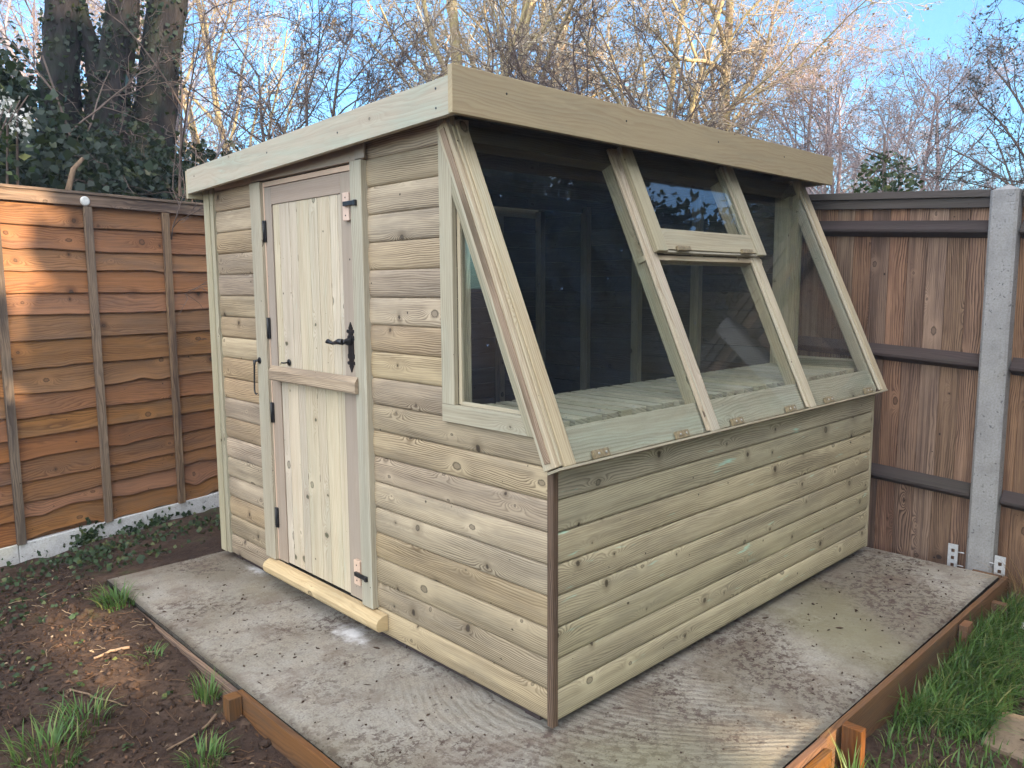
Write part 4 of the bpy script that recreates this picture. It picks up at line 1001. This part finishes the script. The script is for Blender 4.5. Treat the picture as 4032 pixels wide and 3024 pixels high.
def tree_geo(seed, height, r0, sp, lean=(0, 0), forks=1, buds=0.0, budsize=.03):
    rg = np.random.default_rng(seed); out = [[] for _ in sp]
    for k in range(forks):
        d = np.array([lean[0]+(rg.normal(0, .16) if forks > 1 else 0), lean[1]+(rg.normal(0, .16) if forks > 1 else 0), 1.0])
        grow(rg, (rg.normal(0, .06*(forks > 1)), rg.normal(0, .06*(forks > 1)), -.3), d, height*rg.uniform(.85, 1.0), r0*(1 if forks == 1 else .75), sp, 0, out)
    sides = (10, 7, 4, 3, 3)
    def pack(levels):
        ps = []
        for l in levels:
            if not out[l]: continue
            P = np.array([a for a, b in out[l]]); Q = np.array([b for a, b in out[l]]); v, f, ti = tubes_np(P, Q, sides[l]); ps.append((v, f, rg.random(len(P))[ti]))
        return cat_np(ps)
    trunk = pack([0, 1]); crown = pack(range(2, len(sp)))
    bud = None
    if buds:
        E = np.concatenate([np.array([a for a, b in out[l]])[:, 1:].reshape(-1, 3) for l in (len(sp)-1, len(sp)-2)])
        E = E[rg.random(len(E)) < buds]; bud = leaves_np(E+rg.normal(0, .015, E.shape), budsize, rg, None, 1.6)
    return trunk, crown, bud
def mesh_of(name, geo, smooth=True):
    v, f, q = geo; me = bpy.data.meshes.new(name); v = np.asarray(v, np.float32); f = np.asarray(f, np.int32)
    me.vertices.add(len(v)); me.vertices.foreach_set('co', v.ravel()); me.loops.add(f.size); me.loops.foreach_set('vertex_index', f.ravel())
    me.polygons.add(len(f)); me.polygons.foreach_set('loop_start', np.arange(0, f.size, 4, dtype=np.int32))
    at = me.attributes.new('rnd', 'FLOAT', 'FACE'); at.data.foreach_set('value', np.asarray(q, np.float32))
    if smooth: me.polygons.foreach_set('use_smooth', np.ones(len(f), bool))
    me.update(calc_edges=True); return me
protos = {}
def proto(key, seed, height, r0, sp, tm, cm, bm=None, **kw):
    t, c, b = tree_geo(seed, height, r0, sp, **kw)
    mt = mesh_of('trunk', t); mt.materials.append(M[tm]); mc = mesh_of('crown', c); mc.materials.append(M[cm])
    mb_ = None
    if b is not None: mb_ = mesh_of('buds', b, False); mb_.materials.append(M[bm])
    protos[key] = (mt, mc, mb_)
def place(key, loc, rot, scale, label, group='bare trees beyond the fences', name='bare_tree', cat='tree'):
    e = empty(name, loc, label, cat, group); e.rotation_euler = (0, 0, rot); e.scale = (scale,)*3
    for nm, me in zip(('trunk', 'crown', 'buds'), protos[key]):
        if me is None: continue
        o = bpy.data.objects.new(nm, me); col.objects.link(o); o.parent = e
    return e
proto('warm', 21, 9.0, .17, spec_tree((13, 9, 7, 5)), 'bark_pale', 'twig_warm', 'bud', buds=.16, budsize=.034)
proto('warm2', 22, 8.5, .14, spec_tree((12, 9, 7, 5)), 'bark_pale', 'twig_warm', 'bud', buds=.18, budsize=.034, forks=2)
proto('pink', 23, 7.0, .10, spec_tree((13, 9, 7, 5), up=(.03, .09, .06, .03, .02), rmin=(.03, .016, .008, .0042, .0028)), 'twig_pink', 'twig_pink', 'bud', buds=.05, budsize=.028, forks=2)
proto('pink2', 24, 6.5, .10, spec_tree((12, 9, 7, 5), up=(.03, .08, .06, .03, .02), rmin=(.03, .016, .008, .0042, .0028)), 'twig_pink', 'twig_pink', 'bud', buds=.08, budsize=.028, forks=3)
proto('dark', 25, 4.4, .06, spec_tree((12, 9, 7, 4), up=(.02, .04, .02, 0, 0), rmin=(.02, .009, .005, .003, .0025)), 'twig_dark', 'twig_dark', None, forks=3)
proto('thin', 29, 4.2, .04, spec_tree((8, 6, 4, 2), rmin=(.02, .008, .0045, .003, .0025)), 'twig_dark', 'twig_dark', None, forks=2)
proto('dusky', 27, 7.2, .08, spec_tree((12, 8, 6, 5), rmin=(.03, .013, .007, .004, .0028)), 'twig_lilac', 'twig_lilac', 'bud', buds=.08, budsize=.026, forks=2)
proto('dark2', 26, 5.8, .05, spec_tree((12, 9, 6, 4), up=(.02, .02, 0, 0, 0), rmin=(.02, .009, .005, .003, .0025)), 'twig_dark', 'twig_dark', 'darkbud', buds=.4, budsize=.018, forks=1)

place('warm', (6.5, 8.5, -.1), .4, 1.0, 'tall sunlit bare tree with pale lichen trunk rising just above the shed roof corner')
place('warm2', (7.6, 8.9, -.1), 2.1, 1.05, 'sunlit bare tree with twin pale trunks right of the shed roof corner')
place('warm', (9.4, 9.2, -.1), 3.7, 1.1, 'sunlit bare tree with thick twigs behind the middle of the front fascia')
place('warm2', (4.9, 11.5, -.1), 5.0, .95, 'sunlit bare tree with drooping yellow twigs left of the shed roof corner')
place('warm2', (9.3, 6.9, -.1), 1.2, .95, 'sunlit bare tree with dense orange twigs behind the fascia, right of its middle')
place('warm', (10.2, 5.3, -.1), 2.6, .92, 'sunlit bare tree with golden twigs at the right end of the fascia')
place('dusky', (2.3, 8.6, -.1), 4.0, 1.0, 'tall dusky bare tree with interlaced twigs beside the ivy clad trunks')
place('pink', (3.3, 13.0, -.1), 4.0, 1.0, 'distant bare tree with pale twigs seen past the dusky tree')
place('pink', (11.4, 4.6, -.1), .9, .84, 'pinkish bare tree just beyond the right end of the fascia')
place('pink2', (11.2, 3.55, -.1), 2.0, .78, 'pinkish bare tree with forked trunk against blue sky above the right fence')
place('pink', (11.4, 2.75, -.1), 4.2, .70, 'lilac bare tree with fine upright twigs behind the holly above the right fence')
place('pink2', (12.0, 1.7, -.1), 5.1, .56, 'low lilac bare tree leaning over the right fence near the concrete post')
place('dark', (4.75, 3.65, -.1), .5, .98, 'dark bare shrub with fanning branches just behind the shed fascia')
place('dark', (2.2, 5.2, -.1), 3.5, .95, 'dark bare shrub with arching branches left of the shed roof')
place('thin', (.25, 4.05, -.1), 2.2, .85, 'thin dark bare shrub in front of the ivy clad trunks')
place('dark2', (6.42, -.13, -.15), 2.2, .95, 'small dark budding tree at the top right edge of the photo', name='budding_tree')

# ivy-clad trees, left
def limb(pts, rad, rg, n=26):
    """smooth polyline through the control points"""
    pts = np.array(pts, float); t = np.linspace(0, len(pts)-1, n); i = np.minimum(t.astype(int), len(pts)-2); f_ = (t-i)[:, None]
    P = pts[i]*(1-f_)+pts[i+1]*f_; rr = np.interp(t, np.arange(len(pts)), rad)
    P[1:-1] = (P[:-2]+P[1:-1]*2+P[2:])/4
    return P, rr
def ivy_tree(label, limbs, clumps, leafs, loc):
    rg = np.random.default_rng(len(label)); e = empty('ivy_clad_tree', loc, label, 'tree', 'ivy clad trees behind the left fence')
    ps = []; lv = []
    for pts, rad, dens in limbs:
        P, rr = limb(pts, rad, rg); v, f, ti = tubes_np(P[None], rr[None], 14)
        v = v+rg.normal(0, .006, v.shape); ps.append((v, f, rg.random(len(f))*.3))
        n = int(dens*leafs); k = rg.random(n)*(len(P)-1); i = np.minimum(k.astype(int), len(P)-2); c = P[i]+(P[i+1]-P[i])*(k-i)[:, None]
        a = rg.normal(size=(n, 3)); a[:, 2] *= .3; a /= np.linalg.norm(a, axis=1, keepdims=True)
        # leaves thin out up the trunk
        lo_ = np.clip((c[:, 2]-2.0)/.9, 0, 1); keep = rg.random(n) > lo_*.55
        C = c+a*(rr[i]+.008+np.abs(rg.normal(0, .05, n))*(1.15-lo_))[:, None]; lv.append(leaves_np(C[keep], .034, rg, a[keep]*1.2+np.array([0, 0, .3]), 1.15))
    for cx, cy, cz, rx, ry, rz, n in clumps:
        q = rg.normal(size=(n, 3)); q /= np.linalg.norm(q, axis=1, keepdims=True); q *= (rg.random((n, 1))**.4)
        lump_ = .75+.35*np.sin(q[:, :1]*5+q[:, 2:]*4)*np.sin(q[:, 1:2]*6+1)
        C = np.array([cx, cy, cz])+q*lump_*np.array([rx, ry, rz]); lv.append(leaves_np(C, .044, rg, q*1.0+np.array([0, 0, .3]), 1.15))
    V, F, q = cat_np(ps); np_mesh('trunk', V, F, M['bark_dark'], e, rnd=q, smooth=True)
    V, F, q = cat_np(lv); np_mesh('ivy', V, F, M['ivy'], e, rnd=q)
    return e
ivy_tree('ivy clad tree with forked trunk at the top left of the photo',
         [([(.0, 4.8, -.2), (-.02, 4.78, 1.6), (.0, 4.77, 2.6), (.04, 4.78, 3.0), (.07, 4.77, 3.3), (.12, 4.74, 3.8), (.2, 4.6, 6.5)], [.22, .18, .135, .125, .12, .115, .09], .8),
          ([(.27, 4.68, 2.70), (.235, 4.70, 3.05), (.19, 4.73, 3.22), (.14, 4.75, 3.42), (.12, 4.74, 3.7)], [.09, .065, .06, .065, .06], .15),
          ([(.34, 4.72, -.2), (.30, 4.7, 1.6), (.27, 4.67, 2.4), (.30, 4.65, 2.75), (.345, 4.62, 3.0), (.385, 4.57, 3.25), (.43, 4.54, 3.5), (.55, 4.4, 6.5)], [.24, .20, .175, .14, .12, .11, .105, .08], .8)],
         [(-.55, 4.4, 1.9, .6, .45, .9, 4600), (-.40, 4.55, 2.5, .32, .35, .6, 3600), (.1, 4.25, 1.85, .6, .35, .75, 6500), (-.05, 4.4, 2.2, .35, .3, .4, 1000)], 2600, (.05, 4.7, -.1))
ivy_tree('ivy clad tree with a single leaning trunk, right of the forked one',
         [([(.55, 4.72, -.2), (.57, 4.7, 1.6), (.60, 4.69, 2.5), (.68, 4.65, 3.1), (.76, 4.62, 3.55), (.9, 4.5, 6.5)], [.22, .20, .16, .14, .135, .09], .8)],
         [(.55, 4.3, 1.8, .48, .35, .75, 2800), (.75, 4.2, 1.6, .5, .3, .5, 1800), (.66, 4.45, 2.15, .28, .25, .35, 900), (.92, 4.25, 2.0, .34, .28, .5, 2200)], 2300, (.46, 4.75, -.1))
# thicket of ivy on the fence line (one mass)
rg = np.random.default_rng(9)
lv = []
for cx, cy, cz, rx, ry, rz, n in ((-1.3, 4.1, 1.9, .7, .4, .9, 3500), (-.55, 3.95, 1.7, .6, .35, .6, 2600), (.1, 4.0, 1.75, .6, .35, .6, 3600), (.8, 4.1, 1.65, .6, .3, .6, 3400), (1.5, 4.5, 1.4, .6, .3, .5, 1300)):
    q = rg.normal(size=(n, 3)); q /= np.linalg.norm(q, axis=1, keepdims=True); q *= (rg.random((n, 1))**.35)
    lump_ = .8+.3*np.sin(q[:, :1]*6+cx)*np.sin(q[:, 1:2]*6+q[:, 2:]*5)
    lv.append(leaves_np(np.array([cx, cy, cz])+q*lump_*np.array([rx, ry, rz]), .044, rg, q+np.array([0, -.4, .3]), 1.2))
n = 900; q = rg.normal(size=(n, 3))*.28; lv.append(leaves_np(np.array([-.75, 3.75, 2.0])+q*np.array([1.2, .5, 1]), .055, rg, np.array([0, -1, .5]), 1.2))
V, F, q = cat_np(lv); o = np_mesh('ivy_thicket', V, F, M['ivy'], rnd=q, loc=(0, 4, 0)); tagit(o, 'dark mass of ivy and laurel behind the left fence', None, None, 'stuff')
# blossom spray, holly, evergreen
def bush(name, loc, rx, rz, n, mat, size, label, cat, stem=True, seed=1, group=None):
    rg = np.random.default_rng(seed); e = empty(name, loc, label, cat, group); x, y, z = loc
    q = rg.normal(size=(n, 3)); q /= np.linalg.norm(q, axis=1, keepdims=True); q *= rg.random((n, 1))**.5
    tall = rz[1]-rz[0]; C = np.array([x, y, z+(rz[0]+rz[1])/2])+q*np.array([rx, rx, tall/2])*(1-.35*np.clip(q[:, 2:], 0, 1))
    k = 14; cc = C[rg.integers(0, n, k)]; dmin = np.min(np.linalg.norm(C[:, None]-cc[None], axis=2), axis=1); C = C[(dmin > rx*.22)]
    V, F, r_ = leaves_np(C, size, rg, np.array([0, 0, .3]), 1.6); np_mesh('foliage', V, F, M[mat], e, rnd=r_)
    mb = MB(); mb.tube([(x, y, z-.2), (x+.05, y, z+rz[0]+tall*.3), (x-.03, y+.03, z+rz[1]*.95)], [.06, .045, .012], 8)
    for _ in range(9):
        t = rg.uniform(.15, .8); b = np.array([x, y, z+rz[0]+tall*t]); d = rg.normal(size=3); d[2] = abs(d[2])*.4; mb.tube([b, b+nrm(d)*rx*.8], [.015, .004], 5)
    mb.build('trunk', M['twig_dark'], e)
    return e
bush('holly_tree', (7.6, 1.98, -.1), .46, (1.3, 3.3), 1500, 'holly', .045, 'green holly tree with glossy leaves standing above the right fence', 'tree', seed=3)
bush('evergreen_tree', (5.35, 8.1, -.1), .75, (2.2, 4.45), 2600, 'evergreen', .09, 'dark evergreen tree behind the left end of the shed roof', 'tree', seed=4)
rgb = np.random.default_rng(8); e = empty('blossom_shrub', (-.72, 3.5, -.1), 'shrub with a spray of white blossom above the left fence', 'shrub')
mb = MB()
for k in range(5): mb.tube([(-.80+.05*k, 3.55, -.1), (-.86+.06*k, 3.5, 1.3), (-.78+.05*k, 3.38, 2.0+.08*k), (-.70+.04*k, 3.3, 2.28+.03*k)], [.012, .010, .006, .003], 5)
mb.build('stem', M['twig_dark'], e)
C = np.concatenate([rgb.normal((-.66, 3.33, 2.33), (.055, .05, .035), (90, 3)), rgb.normal((-.57, 3.33, 2.24), (.035, .04, .03), (55, 3))]); V, F, q = leaves_np(C, .022, rgb, None, 1.0); np_mesh('blossom', V, F, M['blossom'], e, rnd=q)
C = rgb.normal((-.72, 3.42, 2.15), (.10, .06, .12), (160, 3)); V, F, q = leaves_np(C, .035, rgb, None, 1.5); np_mesh('foliage', V, F, M['holly'], e, rnd=q)
mb = MB(); mb.tube([(-.30, 3.63, 1.0), (-.305, 3.62, 1.6), (-.295, 3.62, 1.95), (-.255, 3.63, 2.08), (-.195, 3.645, 2.15)], [.022, .02, .018, .015, .011], 9)
tagit(mb.build('cut_stump', M['stick'], None, (-.3, 3.63, 1.0)), 'pale mossy cut branch sticking up behind the left fence', 'branch')

# far wood beyond the trees (reads as one mass of fine twigs)
rg = np.random.default_rng(14); n = 2600
th = rg.uniform(R(-8), R(118), n); dist = rg.uniform(16, 26, n); bx = CAM[0]+np.cos(th)*dist; by = CAM[1]+np.sin(th)*dist
hgt = rg.uniform(2.0, 6.2, n)*np.interp(np.degrees(th), [-8, 12, 25, 50, 118], [.75, .8, 1.0, 1.35, 1.35])
t = np.linspace(0, 1, 5); z0 = rg.uniform(-.2, .55, n)*hgt
drx, dry = rg.normal(0, .35, n), rg.normal(0, .35, n); ln = rg.uniform(.8, 2.2, n)
P = np.stack([bx[:, None]+drx[:, None]*ln[:, None]*t+rg.normal(0, .05, (n, 5)), by[:, None]+dry[:, None]*ln[:, None]*t+rg.normal(0, .05, (n, 5)), z0[:, None]+ln[:, None]*t], -1)
v, f, ti = tubes_np(P, np.linspace(1, .4, 5)[None]*rg.uniform(.006, .022, (n, 1)), 3)
n2 = 9000; k = rg.integers(0, n, n2); C = P[k, rg.integers(1, 5, n2)]+rg.normal(0, .25, (n2, 3)); az = rg.normal(size=(n2, 3)); az /= np.linalg.norm(az, axis=1, keepdims=True)
P2 = C[:, None]+az[:, None]*np.linspace(0, .55, 3)[None, :, None]+rg.normal(0, .02, (n2, 3, 3)); v2, f2, ti2 = tubes_np(P2, np.full((n2, 3), .0045), 3)
V, F, q = cat_np([(v, f, rg.random(n)[ti]), (v2, f2, rg.random(n2)[ti2])])
o = np_mesh('far_wood', V, F, M['twig_pink'], rnd=q); tagit(o, 'far thicket of bare twigs beyond the trees', None, None, 'stuff')

# trees behind the camera: they shade the garden and are mirrored in the panes
TARGETS = [((-.74, 3.22, 1.84), .15), ((-.74, 3.22, 1.60), .12), ((-.80, 3.22, 1.40), .10), ((-.76, 3.22, .85), .09), ((-.79, 3.22, .55), .06), ((-.72, 3.22, .38), .05), ((-.62, 3.22, 1.70), .10), ((-.66, 3.22, 1.05), .07), ((-.60, 3.22, .62), .05), ((-.52, 3.24, 1.45), .04), ((-.55, 3.24, 1.86), .16), ((-.60, 3.22, 1.45), .12), ((-.40, 3.26, 1.80), .06), ((-.42, 3.26, 1.1), .05), ((-.30, 3.28, 1.55), .03), ((-.62, 3.22, .80), .08), ((.05, 3.36, 1.75), .02), ((-.68, 3.22, 1.25), .09), ((-.42, 3.26, .5), .03), ((-.45, 3.26, .85), .03), ((-.70, 3.22, .15), .04), ((.36, .318, 1.97), .012), ((.46, .318, 1.965), .006), ((.24, .318, 1.985), .004),
           ((.03, -.03, .90), .05), ((.10, .0, .76), .05), ((.44, -.62, -.10), .22), ((.22, -.62, -.08), .16), ((.05, -.6, -.06), .10), ((.60, -.64, -.10), .18), ((.70, -.68, -.10), .08), ((1.42, -.98, -.17), .16), ((-.80, 2.08, -.07), .17), ((-.88, 1.62, -.09), .15), ((1.2, 0, .10), .03), ((.95, 0, .30), .03), ((1.75, 0, .15), .03)]
def shade_tree(loc, rad, z0, z1, n, label, seed, lsz=.17):
    rg = np.random.default_rng(seed); e = empty('evergreen_tree', loc, label, 'tree', 'evergreens behind the camera'); x, y, z = loc
    nc = 60; q = rg.normal(size=(nc, 3)); q /= np.linalg.norm(q, axis=1, keepdims=True); q *= rg.random((nc, 1))**.45
    cc = np.array([x, y, (z0+z1)/2])+q*np.array([rad, rad*.8, (z1-z0)/2])
    k = rg.integers(0, nc, n); C = cc[k]+rg.normal(0, .42, (n, 3))*np.array([1, 1, .8])
    keep = np.ones(n, bool)
    for p, r_ in TARGETS:  # leaves left out along the sun's rays, shaping where sun patches fall
        d = C-np.array(p); al = d@SUN; pe = np.linalg.norm(d-al[:, None]*SUN, axis=1); keep &= ~((rg.random(n) > np.clip((pe-r_*.75)/(r_*.5+.07), 0, 1)) & (al > 0))
    V, F, r2 = leaves_np(C[keep], lsz, rg, None, 1.6); np_mesh('foliage', V, F, M['evergreen'], e, rnd=r2)
    mb = MB(); mb.tube([(x, y, -.3), (x+.1, y, z0+.5), (x-.1, y+.1, (z0+z1)/2), (x, y, z1*.93)], [.22, .18, .12, .03], 9); mb.build('trunk', M['bark_dark'], e)
for i, (x, y, rd, z0, z1, n) in enumerate(((-3.6, -7.6, 1.9, .3, 7.4, 16000), (-.6, -8.0, 2.1, .2, 7.4, 28000), (2.4, -7.8, 2.1, .2, 7.2, 34000), (5.4, -5.6, 2.3, .2, 9.6, 80000), (8.2, -4.4, 2.4, .3, 9.8, 80000), (11.2, -3.4, 2.0, .3, 7.4, 44000))):
    shade_tree((x, y, -.2), rd, z0, z1, n, ['tall dark evergreen behind the camera, farthest left', 'tall dark evergreen straight behind the camera', 'dark evergreen behind the camera on its right', 'dark evergreen mirrored in the left pane', 'dark evergreen mirrored in the middle panes', 'smaller dark evergreen mirrored in the right pane'][i], 40+i, .17 if i < 3 else .10)

# air between the garden and the trees: far twigs fade a little
mb = MB(); mb.box(-14, 34, -14, 32, -1.6, 13.5)
hm = bpy.data.materials.new('haze_air'); hm.use_nodes = True; ht = hm.node_tree; ht.nodes.remove(ht.nodes['Principled BSDF'])
pv = ht.nodes.new('ShaderNodeVolumePrincipled'); pv.inputs['Color'].default_value = (.70, .80, 1.0, 1); pv.inputs['Density'].default_value = .0028; pv.inputs['Anisotropy'].default_value = .0
ht.links.new(pv.outputs[0], ht.nodes['Material Output'].inputs['Volume'])
hz_o = mb.build('haze', hm, None, (10, 9, -1.6)); tagit(hz_o, 'thin bluish haze in the air', None, None, 'stuff')
